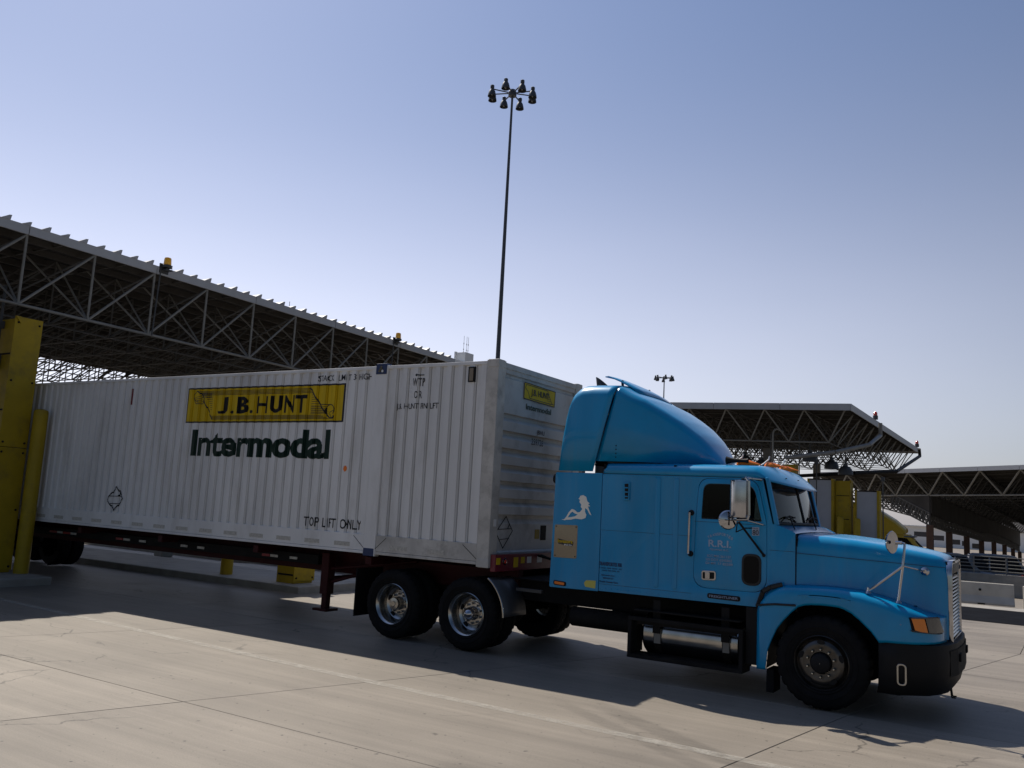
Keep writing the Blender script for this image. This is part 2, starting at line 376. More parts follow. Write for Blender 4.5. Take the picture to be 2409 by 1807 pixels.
def G(y): return interp(y, [3, 160], [0, -5.34])      # the yard falls gently away from the camera

# ------------------------------------------------------------------ the yard
ys = [-400, -60, -18, -4, 3, 12, 40, 80, 120, 160, 300, 700, 3000]
xs = [-3000, -400, -80, -30, 0, 30, 80, 400, 3000]
mb = MB(); mb.grid([[(x, y, G(y) - .03) for x in xs] for y in ys])
struct(link('ground', mb, M['concrete']))
slab_root = bpy.data.objects.new('concrete_pavement', None); S.collection.objects.link(slab_root); struct(slab_root)
xl = [(-23.0, .35), (-18.5, .35), (-14.0, .35), (-9.55, .35), (-4.94, .325), (-.42, .158), (4.1, .158), (8.6, .158), (13.1, .158), (17.6, .158)]
yl = [-17.4, -13.05, -8.7, -4.35, 0.0, 4.35, 8.7, 13.05, 17.4]
for i in range(len(xl) - 1):
    for j in range(len(yl) - 1):
        y0, y1 = yl[j] + .0045, yl[j + 1] - .0045; q = []
        for (yy, k) in ((y0, i), (y0, i + 1), (y1, i + 1), (y1, i)):
            a = xl[k]; q.append((a[0] + a[1] * (min(yy, 9) + 4.35) + (.0045 if k == i else -.0045), yy))
        b = .004; m = MB(); c = (sum(p[0] for p in q) / 4, sum(p[1] for p in q) / 4)
        def inset(p): return (p[0] + (b if p[0] < c[0] else -b), p[1] + (b if p[1] < c[1] else -b))
        lo = [(p[0], p[1], G(p[1]) - .04) for p in q]; mi = [(p[0], p[1], G(p[1]) - .004) for p in q]; hi = [(*inset(p), G(p[1])) for p in q]
        m.grid([lo, mi, hi], True); m.add(hi, [(0, 1, 2, 3)])
        link('concrete_slab', m, M['concrete'], slab_root)
mb = MB(); pts = [(-16, -1.78), (-9.89, -2.12), (-4.3, -2.39), (-1.95, -2.44), (4, -2.52)]
for (a, b), (c, d) in zip(pts[:-1], pts[1:]): mb.add([(a, b - .07, .004), (c, d - .07, .004), (c, d + .07, .004), (a, b + .07, .004)], [(0, 1, 2, 3)])
struct(link('lane_marking', mb, M['marking']))
mb = MB(); mb.grid([[(x, y, G(y) + .008) for x in (-14, -4, 6, 20, 40)] for y in (17.41, 20, 25.2)]); struct(link('shade_band', mb, M['groundshade']))  # flat dark sheet laid in place of a shadow across the yard
mb = MB(); mb.grid([[(x, y, G(y) + .012) for x in (-12, 0, 40)] for y in (25.2, 27.6)]); struct(link('concrete_shoulder', mb, M['curb']))

# ------------------------------------------------------------------ space-frame canopies
def canopy(root, o, e1, e2, n1, n2, mod, depth, zt, slope, rib_sp, fas_h, style, overhang=.35, stuff_r=.021, front_r=.027):
    """o: plan corner, e1: unit along the front, e2: unit into the depth; zt(roof top) falls by slope per metre of y"""
    o = Vector(o); e1 = Vector(e1).normalized(); e2 = Vector(e2).normalized()
    def P(a, b, dz=0):
        p = o + e1 * a + e2 * b; return Vector((p.x, p.y, zt - slope * (p.y - o.y) + dz))
    W, L = n1 * mod, n2 * mod; oh = overhang
    # roof deck with its ribs
    mb = MB(); a0, a1, b0, b1 = -oh, W + oh, -oh, L + oh
    top = [P(a0, b0, -.02), P(a1, b0, -.02), P(a1, b1, -.02), P(a0, b1, -.02)]; bot = [p - Vector((0, 0, .05)) for p in top]
    mb.add(top + bot, [(0, 1, 2, 3), (7, 6, 5, 4), (0, 4, 5, 1), (1, 5, 6, 2), (2, 6, 7, 3), (3, 7, 4, 0)]); link('roof_deck', mb, M['deck'], root)
    for nm, (A, B, C_, D_) in dict(front=((a0, b0 - .04), (a1, b0 - .04), (a1, b0), (a0, b0)), back=((a0, b1), (a1, b1), (a1, b1 + .04), (a0, b1 + .04)),
                                 l=((a0 - .04, b0 - .04), (a0, b0 - .04), (a0, b1 + .04), (a0 - .04, b1 + .04)), r=((a1, b0 - .04), (a1 + .04, b0 - .04), (a1 + .04, b1 + .04), (a1, b1 + .04))).items():
        # fascia in lengths of about 3 m with hairline joints
        along = (A, B) if nm in ('front', 'back') else (A, D_)
        ln = math.dist(*along); k = max(1, round(ln / 3.05)) if nm in ('front', 'r') else 1
        for i in range(k):
            t0, t1 = i / k + .003 / k, (i + 1) / k - .003 / k
            def lp(u, v, t): return (u[0] + (v[0] - u[0]) * t, u[1] + (v[1] - u[1]) * t)
            if nm in ('front', 'back'): q = [lp(A, B, t0), lp(A, B, t1), lp(D_, C_, t1), lp(D_, C_, t0)]
            else: q = [lp(A, D_, t0), lp(B, C_, t0), lp(B, C_, t1), lp(A, D_, t1)]
            m = MB(); lo = [P(*p, -fas_h) for p in q]; hi = [P(*p, .02) for p in q]
            m.grid([lo, hi], True); m.add(hi, [(0, 1, 2, 3)]); m.add(lo, [(0, 1, 2, 3)]); link('fascia_panel', m, M['fascia'], root)
    if rib_sp:
        k = int((W + 2 * oh) / rib_sp)
        for i in range(k):
            a = -oh + (i + .5) * rib_sp; m = MB(); h = .125 if i % 2 else .105
            f = [P(a - .13, -oh - .05, .021), P(a + .05, -oh - .05, .021), P(a + .07, -oh - .05, h), P(a + .02, -oh - .05, h - .008)]
            b_ = [P(a - .13, L + oh, .021), P(a + .05, L + oh, .021), P(a + .07, L + oh, h), P(a + .02, L + oh, h - .008)]
            m.add(f + b_, [(0, 1, 2, 3), (7, 6, 5, 4), (0, 4, 5, 1), (1, 5, 6, 2), (2, 6, 7, 3), (3, 7, 4, 0)]); link('roof_rib', m, M['fascia'], root)
    dt, db = -fas_h * .6 - .06, -depth
    k = int(L / (mod * .5))
    for i in range(k):
        b = (i + .5) * L / k; m = MB(); q = [P(a, b + d_, -.075 - e_) for a in (0, W) for d_ in (-.03, .03) for e_ in (0, .14)]
        m.add(q, [(0, 1, 3, 2), (4, 6, 7, 5), (0, 4, 5, 1), (2, 3, 7, 6), (1, 5, 7, 3)]); link('purlin', m, M['deck'], root)
    def member(p, q, r):
        link('truss_member', MB().tube(p, q, r, 6), M['steel'], root)
    st = MB()
    def sm(p, q, r=stuff_r): st.tube(p, q, r, 4, caps=False)
    if style == 'vertical':
        for i in range(n1):
            member(P(i * mod, 0, db), P((i + 1) * mod, 0, db), front_r * 1.15)
            member(P(i * mod, 0, db), P((i + 1) * mod, 0, dt), front_r)
        for i in range(n1 + 1): member(P(i * mod, 0, db), P(i * mod, 0, dt), front_r)
        for i in range(n1): member(P((i + 1) * mod, mod, dt), P(i * mod + mod, 0, db), stuff_r)
        for i in range(n1): member(P(i * mod - mod * .5, mod, dt), P(i * mod, 0, db), stuff_r)
        for j in range(0, n2 + 1):
            for i in range(n1):
                if j > 0:
                    sm(P(i * mod, j * mod, db), P((i + 1) * mod, j * mod, db)); sm(P(i * mod, j * mod, db), P((i + 1) * mod, j * mod, dt)); sm(P(i * mod, j * mod, db), P(i * mod, j * mod, dt))
                if j < n2:
                    sm(P(i * mod, j * mod, db), P(i * mod, (j + 1) * mod, db))
                    sm(P((i + .5) * mod, j * mod, dt), P((i + .5) * mod, (j + 1) * mod, dt)); sm(P(i * mod, (j + 1) * mod, db), P((i + 1) * mod, j * mod, dt))
    else:
        for i in range(n1):
            for q in (i * mod, (i + 1) * mod): member(P(q, 0, dt), P((i + .5) * mod, mod * .5, db), front_r)
            if i < n1 - 1: member(P((i + .5) * mod, mod * .5, db), P((i + 1.5) * mod, mod * .5, db), front_r)
        for j in range(n2):
            for i in range(n1):
                c = P((i + .5) * mod, (j + .5) * mod, db)
                for (u, v) in ((0, 0), (1, 0), (0, 1), (1, 1)):
                    if j == 0 and v == 0: continue
                    p = P((i + u) * mod, (j + v) * mod, dt)
                    if i == n1 - 1 and u == 1 and style != 'far': member(p, c, front_r * .9)
                    else: sm(p, c)
                if j > 0 and i < n1 - 1: sm(c, P((i + 1.5) * mod, (j + .5) * mod, db))
                if j < n2 - 1: sm(c, P((i + .5) * mod, (j + 1.5) * mod, db))
                sm(P(i * mod, j * mod, dt), P((i + 1) * mod, j * mod, dt)); sm(P(i * mod, j * mod, dt), P(i * mod, (j + 1) * mod, dt))
    so = link('space_frame', st, M['steelshade'], root); so['kind'] = 'stuff'
    return P

# left canopy: eave faces +X, panel points 1.5 m apart along y
cl = thing('steel_canopy', 'long grey space frame canopy with ribbed roof edge on the left, over the container lanes', 'canopy', group='steel canopies over the lanes')
PL = canopy(cl, (-15.5, -24.95, 0), (0, 1, 0), (-1, 0, 0), 26, 11, 1.5, 1.62, 7.445, .0125, .41, .165, 'vertical', overhang=.02)
for (a, b) in ((8.2, 6), (8.2, 13), (20.2, 6), (20.2, 13), (32.5, 6), (32.5, 13)):
    p = PL(a, b, -1.62); z0 = G(p.y) - .03
    link('column', MB().box(p.x - .2, p.x + .2, p.y - .2, p.y + .2, z0, p.z + .03), M['steel'], cl, bevel=.02)

cm = thing('steel_canopy', 'grey open canopy behind the blue cab, white sky showing through its far truss', 'canopy', group='steel canopies over the lanes')
e1 = Vector((-14.03 + 5.3, 31.05 - 32.62, 0)); e1.normalize(); e1 = -e1
PM = canopy(cm, Vector((-5.3, 32.62, 0)) - e1 * 19.0, e1, (.35, 24, 0), 10, 12, 1.84, 1.72, 7.54, .0125, None, .30, 'warren', overhang=.3, stuff_r=.028, front_r=.038)
for a, b in ((3, 5), (3, 16), (13.5, 5), (13.5, 16)):
    p = PM(a, b, -1.72); link('column', MB().box(p.x - .2, p.x + .2, p.y - .2, p.y + .2, G(p.y) - .03, p.z + .03), M['steel'], cm, bevel=.02)
def pipe(name, pts, r, root, m='steel'): return link(name, MB().path(pts, r, 8), M[m], root, sm=True)
pipe('drain_pipe', [(-5.0, 36.9, 7.10), (-5.0, 36.9, 6.45), (-5.1, 34.2, 5.75), (-6.2, 31.9, 5.2), (-8.5, 32.0, 4.9)], .10, cm)
pipe('drain_pipe', [(-4.85, 51.3, 6.95), (-4.85, 51.6, 6.5), (-4.9, 41.5, 4.9), (-6.6, 38.6, 4.6), (-9.5, 37.5, 4.3)], .10, cm, 'black')

cf = thing('steel_canopy', 'broad dark canopy at the far right with pale zigzag truss and a row of columns', 'canopy', group='steel canopies over the lanes')
e1 = Vector((13.5, -8.2, 0)).normalized()
PF = canopy(cf, (-15.3, 70.7, 0), e1, (.058, .998, 0), 14, 26, 3.1, 1.95, 6.25, .036, None, .30, 'far', overhang=.4, stuff_r=.05, front_r=.07)
cols = [(-9.0, 68.6, 3.5), (-5.88, 66.5, 1.99), (-5.31, 75.67, 1.49), (-4.73, 86.75, 1.14), (-4.09, 97.82, .62), (-3.43, 108.87, .46), (-2.75, 119.91, .02), (-2.14, 130.93, -.61), (-1.6, 141.95, -1.2)]
for x, y, z in cols[1:]:
    link('column', MB().box(x - .25, x + .25, y - .25, y + .25, G(y) - .03, z + .1), M['rust'], cf)
for (a, b) in zip(cols[:-1], cols[1:]):
    st = MB(); n = 6
    for i in range(n):
        t0, t1 = i / n, (i + 1) / n; tm = (t0 + t1) / 2
        def q(t, d): return (a[0] + (b[0] - a[0]) * t, a[1] + (b[1] - a[1]) * t, a[2] + (b[2] - a[2]) * t + d)
        hgt = 1.0
        for k in (0, hgt): st.tube(q(t0, k + .05), q(t1, k + .05), .07, 4)
        st.tube(q(t0, .05), q(tm, hgt), .06, 4); st.tube(q(tm, hgt), q(t1, .05), .06, 4); st.tube(q(t0, .05), q(t0, hgt), .06, 4)
        st.tube(q(t0, hgt), q(tm, .05), .06, 4); st.tube(q(tm, .05), q(t1, hgt), .06, 4)
    o = link('column_beam', st, M['steelshade'], cf); o['kind'] = 'stuff'
    def gz(p, d): return PF(0, 0, 0).z - .036 * (p[1] - 70.7) - d
    m = MB(); lo = [(a[0], a[1], a[2] + .95), (b[0], b[1], b[2] + .95)]; hi = [(a[0], a[1], gz(a, 1.9)), (b[0], b[1], gz(b, 1.9))]
    for dx in (0, .12): m.add([(p[0] + dx, p[1], p[2]) for p in lo + hi[::-1]], [(0, 1, 2, 3)])
    link('girder_panel', m, M['deck'], cf)
for k, (x, z, wd) in enumerate(((-16.0, .55, 1.9), (-13.2, .1, 1.5), (-10.7, -.4, 1.2), (-9.4, -.55, .9), (-7.9, -.85, 1.0))):
    hs = MB().box(x - wd / 2, x + wd / 2, 149.0, 149.1, z - .4, z + .4); link('hanging_sign', hs, M['hangsign'], cf)

# beacons, red lamps, whips and box on the roofs
def beacon(x, y, z, label):
    t = thing('beacon_light', label, 'beacon', (x, y, z), group='beacons on the left roof edge')
    link('conduit', MB().tube((-.02, -.1, -.15), (-.05, -.12, -1.7), .018, 6), M['darklamp'], t)
    link('bracket', MB().box(-.02, .17, -.09, .09, -.13, -.105).tube((.07, 0, -.11), (.07, 0, -.04), .03).box(-.03, .0, -.14, .10, -.19, .04), M['darklamp'], t)
    link('base', MB().lathe([(.10, -.06), (.115, -.05), (.115, 0), (.1, .01)], (.07, 0, 0), n=20, caps=True), M['darklamp'], t, sm=True)
    link('lens', MB().lathe([(.085, .01), (.09, .03), (.08, .165), (.07, .185), (.03, .20)], (.07, 0, 0), n=20, caps=True), M['beacon'], t, sm=True)
beacon(-15.42, 2.25, 7.17, 'amber beacon on the canopy edge nearer the yellow portal pillar')
beacon(-15.42, 10.82, 7.06, 'amber beacon on the canopy edge just above the white container roof')
for y, h, lb in ((3.2, .45, 'thin whip antenna on the roof between the two amber beacons, nearer the left one'), (7.2, .5, 'thin whip antenna on the roof between the two amber beacons, nearer the container')):
    tag(link('whip_antenna', MB().tube((0, 0, 0), (0, 0, h), .008, 6).tube((0, 0, 0), (0, 0, .06), .02, 6), M['steel'], loc=(-16.5, y, 7.22 - .0125 * (y + 7) )), lb, 'antenna', 'whip antennas on the left roof')
t = thing('antenna_cabinet', 'small pale cabinet with three whip antennas beside the tall light mast', 'cabinet', (-15.75, 15.1, 6.95))
link('cabinet', MB().box(-.2, .2, -.24, .28, .05, .42).box(-.26, -.2, -.3, -.18, -.02, .45).box(-.2, .2, -.9, .2, -.1, .06), M['whitepaint'], t, bevel=.01)
for y in (-.1, .08, .18): link('antenna', MB().tube((0, y, .41), (0, y, .47), .016).tube((0, y, .47), (0, y, 1.05), .006).tube((0, y, .52), (0, y, .57), .014).tube((0, y, .74), (0, y, .79), .014), M['steel'], t)
for y, lb in ((38.4, 'small red lamp on the sloping canopy edge, the nearer one'), (53.6, 'small red lamp at the far tip of the canopy edge')):
    p = PM(18.75, (y - 32.62), .02)
    t = thing('obstruction_lamp', lb, 'lamp', (p.x, p.y, p.z), group='red lamps on the middle canopy')
    link('base', MB().lathe([(.13, 0), (.13, .2), (.09, .22)], n=12, caps=True), M['darklamp'], t); link('lens', MB().lathe([(.1, .22), (.1, .36), (.05, .42)], n=12, caps=True), M['redlens'], t, sm=True)
for i, (x, y, z, lb) in enumerate(((-8.02, 34.86, 5.22, 'dark bell lamp hanging highest under the middle canopy'), (-7.18, 35.9, 4.92, 'dark bell lamp second from the right under the middle canopy'), (-10.4, 34.6, 4.8, 'dark bell lamp hanging just right of the blue roof fairing'), (-6.43, 35.5, 4.62, 'dark bell lamp hanging over the pale grey panels, furthest right'), (-11.5, 35.3, 5.1, 'dark bell lamp half hidden behind the blue roof fairing'))):
    t = thing('hanging_lamp', lb, 'lamp', (x, y, z), group='bell lamps under the middle canopy')
    link('lamp_shade', MB().lathe([(.36, -.28), (.35, -.1), (.26, .08), (.12, .16), (.1, .3)], n=18, caps=False), M['darklamp'], t, sm=True)
    link('stem', MB().tube((0, 0, .25), (0, 0, 5.95 - z), .03, 6), M['darklamp'], t)

# ------------------------------------------------------------------ high masts
def mast(x, y, z0, ztop, label, r0, r1, rd, rot):
    t = thing('light_mast', label, 'light mast', (x, y, z0), group='tall light masts')
    h = ztop - z0
    link('pole', MB().lathe([(r0, 0), (r0, .3), (r1, h)], n=16, caps=True), M['mast'], t, sm=True)
    link('head_frame', MB().lathe([(.26, h - .25), (.28, h - .2), (.28, h + .05), (.2, h + .22), (.05, h + .28)], n=12, caps=True), M['mast'], t)
    for i, a in enumerate((0.1, .62, 1.55, 2.35, 3.2, 3.75, 4.75, 5.55)):
        a += rot; c, s = math.cos(a), math.sin(a); px, py = rd * c, rd * s
        link('arm', MB().tube((.3 * c, .3 * s, h), (px, py, h + .05), .045, 6), M['mast'], t)
        f = MB().lathe([(.29, -.44), (.27, -.30), (.21, -.07), (.13, .05), (.12, .09)], (px, py, h + .05 * math.sin(i * 2.3)), n=16); 
        f2 = link('lamp_shade', f, M['darklamp'], t, sm=True)
        link('ballast', MB().lathe([(.11, .07), (.135, .10), (.135, .29), (.10, .32)], (px, py, h), n=12, caps=True), M['darklamp'], f2, sm=True)
        link('bulb', MB().lathe([(.05, -.38), (.11, -.31), (.09, -.07)], (px, py, h), n=10, caps=True), M['lens'], f2, sm=True)
mast(-28.0, 36.0, G(36) - .03, 29.7, 'tall dark light mast rising behind the white container', .20, .075, 1.42, .2)
mast(-50.3, 119.8, G(119.8) - .03, 23.6, 'distant light mast seen above the blue roof fairing', .20, .08, 1.42, .5)

# ------------------------------------------------------------------ kerb islands, portal pillars, bollards
def island(x0, x1, y0, y1, label):
    z = G((y0 + y1) / 2); tag(link('lane_island', MB().box(x0, x1, y0, y1, z - .04, z + .15), M['curb'], bevel=.02), label, 'kerb', 'raised lane kerbs')
    return z + .15
def bollard(x, y, z, h, label, r=.138):
    t = thing('bollard', label, 'bollard', (x, y, z), group='yellow pipe bollards')
    link('pipe', MB().lathe([(r, 0), (r, h - .05), (r * .9, h - .01), (r * .5, h + .015), (.01, h + .02)], n=24), M['yellow'], t, sm=True)
def pillar(x0, x1, y0, y1, z0, h, label, conduit=False):
    """boxy steel portal pillar made of stacked cabinets: near corner at (x1, y0)"""
    t = thing('portal_pillar', label, 'pillar', group='yellow portal pillars')
    hm = h * .487
    for k, (a, b) in enumerate(((0, hm - .012), (hm + .012, h))):
        cb = link('cabinet', MB().box(x0, x1 - .03, y0 + .02, y1 - .02, z0 + a, z0 + b), M['yellow'], t, bevel=.012)
        for zz in ((.28, .72) if k else (.25, .7)):
            z = z0 + a + (b - a) * zz; link('seam_strip', MB().box(x0 + .05, x1 - .05, y0 + .013, y0 + .02, z - .018, z + .018), M['frame'], cb)
    fp = link('face_plate', MB().box(x1 - .03, x1, y0 - .01, y1, z0 + .05, z0 + hm - .004), M['yellow'], t, bevel=.006)
    fp2 = link('face_plate', MB().box(x1 - .03, x1, y0 - .01, y1, z0 + hm + .004, z0 + h + .04), M['yellow'], t, bevel=.006)
    for f, zs in ((fp, (.12, hm * .5, hm - .10)), (fp2, (hm + .10, h * .75, h - .08))):
        for z in zs:
            for y in (y0 + .06, y1 - .07): link('bolt', MB().lathe([(.022, 0), (.022, .014), (.012, .02)], (x1, y, z0 + z), 'X', 8, True), M['frame'], f)
    for s in (-1, 1):
        z = z0 + hm; link('flange', MB().prism([(0, 0), (-.10, 0), (0, .16)], lambda a, b: (x1 + a * .2 - .002, y0 + a - .012, z + s * (b + .006)), lambda a, b: (x1 + a * .2 - .03, y0 + a - .012, z + s * (b + .006))), M['yellow'], t)
    link('flange', MB().prism([(-.1, 0), (.02, 0), (.02, .14)], lambda a, b: (x1 + .002, y0 + a + .08, z0 + h + .04 - b), lambda a, b: (x1 + .03, y0 + a + .08, z0 + h + .04 - b)), M['yellow'], t)
    if conduit:
        link('conduit', MB().path([(x1 - .45, y0 - .06, z0 + .3), (x1 - .45, y0 - .06, z0 + h - .2), (x1 - .45, y0 - .06, z0 + h + .7)], .03).box(x1 - .53, x1 - .37, y0 - .13, y0 + .0, z0 + h - 1.05, z0 + h - .75).box(x1 - .5, x1 - .4, y0 - .1, y0, z0 + h - .2, z0 + h - .05), M['darklamp'], t)
    return t
z = island(-34, -14.42, -2.7, -.16, 'pale kerb island under the big yellow pillar at the left edge')
pillar(-17.6, -15.55, -.92, -.36, z, 5.1, 'large yellow steel pillar beside the container at the left edge', True)
bollard(-15.3, -.30, z, 3.28, 'tall yellow pipe bollard touching the left end of the white container')
z = island(-34, -11.0, 3.05, 5.2, 'low kerb island seen beneath the white container')
pillar(-12.0, -11.45, 3.35, 3.95, z, 1.5, 'yellow pillar glimpsed under the container left of its red landing leg')
bollard(-13.75, 3.5, z, 1.5, 'yellow bollard glimpsed under the container, further left of two yellow posts')
z = island(-34, -8.5, 8.7, 10.9, 'kerb island beyond the gap over the rear drive wheels')
pillar(-13.4, -13.0, 9.0, 9.6, z, 5.1, 'yellow pillar behind the gap above the rearmost drive wheel')
pillar(-12.3, -11.8, 9.0, 9.6, z, 5.1, 'yellow pillar behind the gap above the foremost drive wheel')
tag(link('grey_cabinet', MB().box(-12.95, -12.35, 9.2, 9.5, z, z + 2.2), M['panelgrey'], bevel=.02), 'pale grey cabinet between two yellow pillars, seen under the container', 'cabinet')
bollard(-9.0, 9.1, z, 2.2, 'yellow bollard seen in the gap between red bolster and blue sleeper')
tag(link('grey_cabinet', MB().box(-8.75, -8.2, 9.2, 9.6, z, z + 2.0), M['panelgrey'], bevel=.02), 'pale grey cabinet seen in the gap just behind the blue sleeper', 'cabinet')

def portal(x0, x1, y, top, label, side=.45):
    t = thing('scanner_panel', label, 'panel', group='grey scanner panels'); z0 = G(y) + .0
    link('panel', MB().box(x0, x1, y, y + .05, z0 + .35, top - .06), M['panelgrey'], t)
    for nm, bx in dict(a=(x0 - .09, x0, y - .05, y + .5, z0 - .03, top), b=(x1, x1 + .12, y - .05, y + .5, z0 - .03, top), c=(x0, x1, y - .03, y + .5, top - .06, top), d=(x0, x1, y - .03, y + .5, z0 - .03, z0 + .35)).items():
        link('frame_side', MB().box(*bx), M['yellow'] if nm != 'c' else M['frame'], t)
    link('backing', MB().box(x0, x1, y + .051, y + .45, z0, top - .07), M['yellow'], t)
portal(-8.05, -6.99, 34.9, 4.09, 'taller pale grey panel in a yellow frame, right behind the windscreen')
portal(-5.88, -4.95, 35.4, 3.59, 'shorter pale grey panel in a yellow frame, over the blue bonnet')
pillar(-6.85, -6.14, 35.15, 35.9, G(35.2) - .03, 5.15, 'yellow pillar between the two pale grey panels')
pillar(-10.25, -8.67, 34.4, 35.2, G(34.6) - .03, 5.85, 'wide yellow pillar top just above the orange lamps of the cab roof')
bollard(-6.5, 34.6, G(34.6) - .03, 3.35, 'yellow bollard in front of the yellow pillar between the grey panels', .16)
bollard(-5.75, 34.7, G(34.7) - .03, 3.3, 'yellow bollard in front of the shorter grey panel', .16)
t = thing('hook_pole', 'thin grey pole with a curved top above the cab roof', 'pole', (-9.28, 32.6, G(32.6) - .03))
hp = [(0, 0, 0), (0, 0, 7.2)] + [(.2 - .2 * math.cos(a), 0, 7.2 + .2 * math.sin(a)) for a in (R(45), R(90), R(135))] + [(.5, 0, 7.25)]
link('pole', MB().path(hp, .045, 8), M['steel'], t, sm=True)

t = thing('pipe_frame', 'thin rectangular pipe frame standing behind the curved-top pole', 'frame', (-8.9, 33.4, G(33.4) - .03))
for x in (-.7, .7): link('post', MB().tube((x, 0, 0), (x, 0, 7.25), .03, 6), M['darklamp'], t)
link('crossbar', MB().tube((-.7, 0, 7.25), (.7, 0, 7.25), .03, 6).tube((-.7, 0, 6.6), (.7, 0, 6.6), .02, 6), M['darklamp'], t)
for x, y, h, lb in ((-7.55, 34.2, 5.9, 'thin dark pole left of the taller grey panel'), (-4.6, 34.9, 5.2, 'thin dark pole right of the shorter grey panel')):
    t = thing('sensor_pole', lb, 'pole', (x, y, G(y) - .03), group='thin dark poles by the grey panels')
    link('pole', MB().tube((0, 0, 0), (0, 0, h), .03, 6), M['darklamp'], t); link('sensor', MB().box(-.08, .08, -.08, .08, h - .05, h + .16), M['darklamp'], t, bevel=.01)
# ------------------------------------------------------------------ barriers, wall with railing
def barrier(x0, x1, y, yaw, label):
    z = G(y) + .012; t = thing('concrete_barrier', label, 'barrier', ((x0 + x1) / 2, y, z), yaw, 'concrete barriers by the shoulder')
    h = (x1 - x0) / 2; prof = [(-.3, 0), (.3, 0), (.3, .08), (.14, .33), (.085, .80), (.06, .82), (-.06, .82), (-.085, .80), (-.14, .33), (-.3, .08)]
    b = link('body', MB().prism(prof, lambda a, b_: (-h, a, b_), lambda a, b_: (h, a, b_)), M['barrier'], t, bevel=.012)
    link('lifting_eye', MB().lathe([(.045, -.02), (.05, 0), (.02, .004)], (h - 1.15, -.128, .55), 'Y', 12, True), M['black'], t)
    link('lifting_slot', MB().box(h - 1.25, h - 1.0, -.305, -.28, .0, .06), M['black'], t)
barrier(-5.1, .98, 28.3, R(6), 'pale concrete barrier right of the grille, its near end facing the painted shadow band')
barrier(1.25, 7.3, 28.9, R(6), 'pale concrete barrier cut off by the right edge of the photo')
wl = thing('parapet_wall', 'low grey wall topped by a pipe railing in front of the parked cars', 'wall', (0, 40.0, G(40)))
link('wall', MB().box(-14, 24, 0, .3, -.03, 1.05), M['curb'], wl, bevel=.02)
for k in range(5): link('rail', MB().tube((-14, .15, 1.2 + k * .175), (24, .15, 1.2 + k * .175), .026, 8), M['steel'], wl)
for k in range(26): link('post', MB().tube((-13.9 + k * 1.42, .15, 1.04), (-13.9 + k * 1.42, .15, 1.93), .03, 8), M['steel'], wl)

def car(x, y, yaw, pm, label, h=1.85, L=4.9):
    t = thing('parked_car', label, 'car', (x, y, G(y)), yaw, 'cars parked behind the railing')
    prof = [(-2.4, .35), (2.35, .35), (2.45, .55), (2.42, .85), (2.2, .98), (1.35, 1.08), (-2.4, 1.1), (-2.45, .6)]
    sx = L / 4.9
    link('body', MB().prism(prof, lambda a, b: (a * sx, -.92, b), lambda a, b: (a * sx, .92, b)), pm, t, bevel=.07)
    cab = [(-2.38, 1.09), (1.38, 1.07), (.62, h - .06), (.3, h), (-1.9, h), (-2.2, h - .08)]
    link('cabin', MB().prism(cab, lambda a, b: (a * sx, -.88 + (b - 1.08) * .16, b), lambda a, b: (a * sx, .88 - (b - 1.08) * .16, b)), pm, t, bevel=.04)
    for s in (-1, 1):
        for (a, b) in ((-2.0, -1.05), (-.95, .0), (.08, 1.0)):
            wn = [(a, 1.15), (b, 1.15), (b - (.36 if b > .5 else 0), h - .14), (a, h - .14)]
            link('window', MB().prism(wn, lambda p, q: (p * sx, s * (.9 - (q - 1.08) * .16 + .004), q), lambda p, q: (p * sx, s * (.88 - (q - 1.08) * .16), q)), M['glassdark'], t)
        for wx in (-1.5, 1.5):
            wh = link('wheel', MB().lathe([(.2, .1), (.33, .1), (.35, .05), (.35, -.08), (.33, -.12), (.2, -.12)], n=20, axis='Y', caps=True), M['rubber'], t, sm=True, loc=(wx * sx, s * .83, .35))
            link('rim', MB().lathe([(.2, s * .105), (.05, s * .11)], n=14, axis='Y', caps=True), M['alu'], wh)
        link('headlight', MB().box(2.3, 2.46, s * .5 - .14, s * .5 + .14, .68, .82), M['lens'], t)
        link('taillight', MB().box(-2.47, -2.4, s * .72 - .1, s * .72 + .1, .75, 1.0), M['redlens'], t)
car(-2.7, 48.0, R(8), M['carsilver'], 'silver van parked behind the railing right beside the blue bonnet', 2.02)
car(-.2, 52.0, R(8), M['carsilver'], 'second silver van behind the railing, between two columns', 2.15, 4.4)
car(3.3, 49.0, R(8), M['carblack'], 'dark car behind the railing at the right edge of the photo', 1.95)
car(-7.6, 56.5, R(8), M['carblack'], 'dark car half hidden behind the yellow truck windscreen', 2.0)

# ------------------------------------------------------------------ pale building added for the overbright ground in the distance
bw = thing('added_white_building', 'made-up long low white building, standing for bright ground beyond the dark canopy columns', 'building')
zb_ = G(330)
link('wall', MB().box(-90, 20, 330, 360, zb_ - .05, 1.5), M['pale_wall'], bw); link('roof', MB().box(-91, 21, 329, 361, 1.5, 1.9), M['pale_wall'], bw)

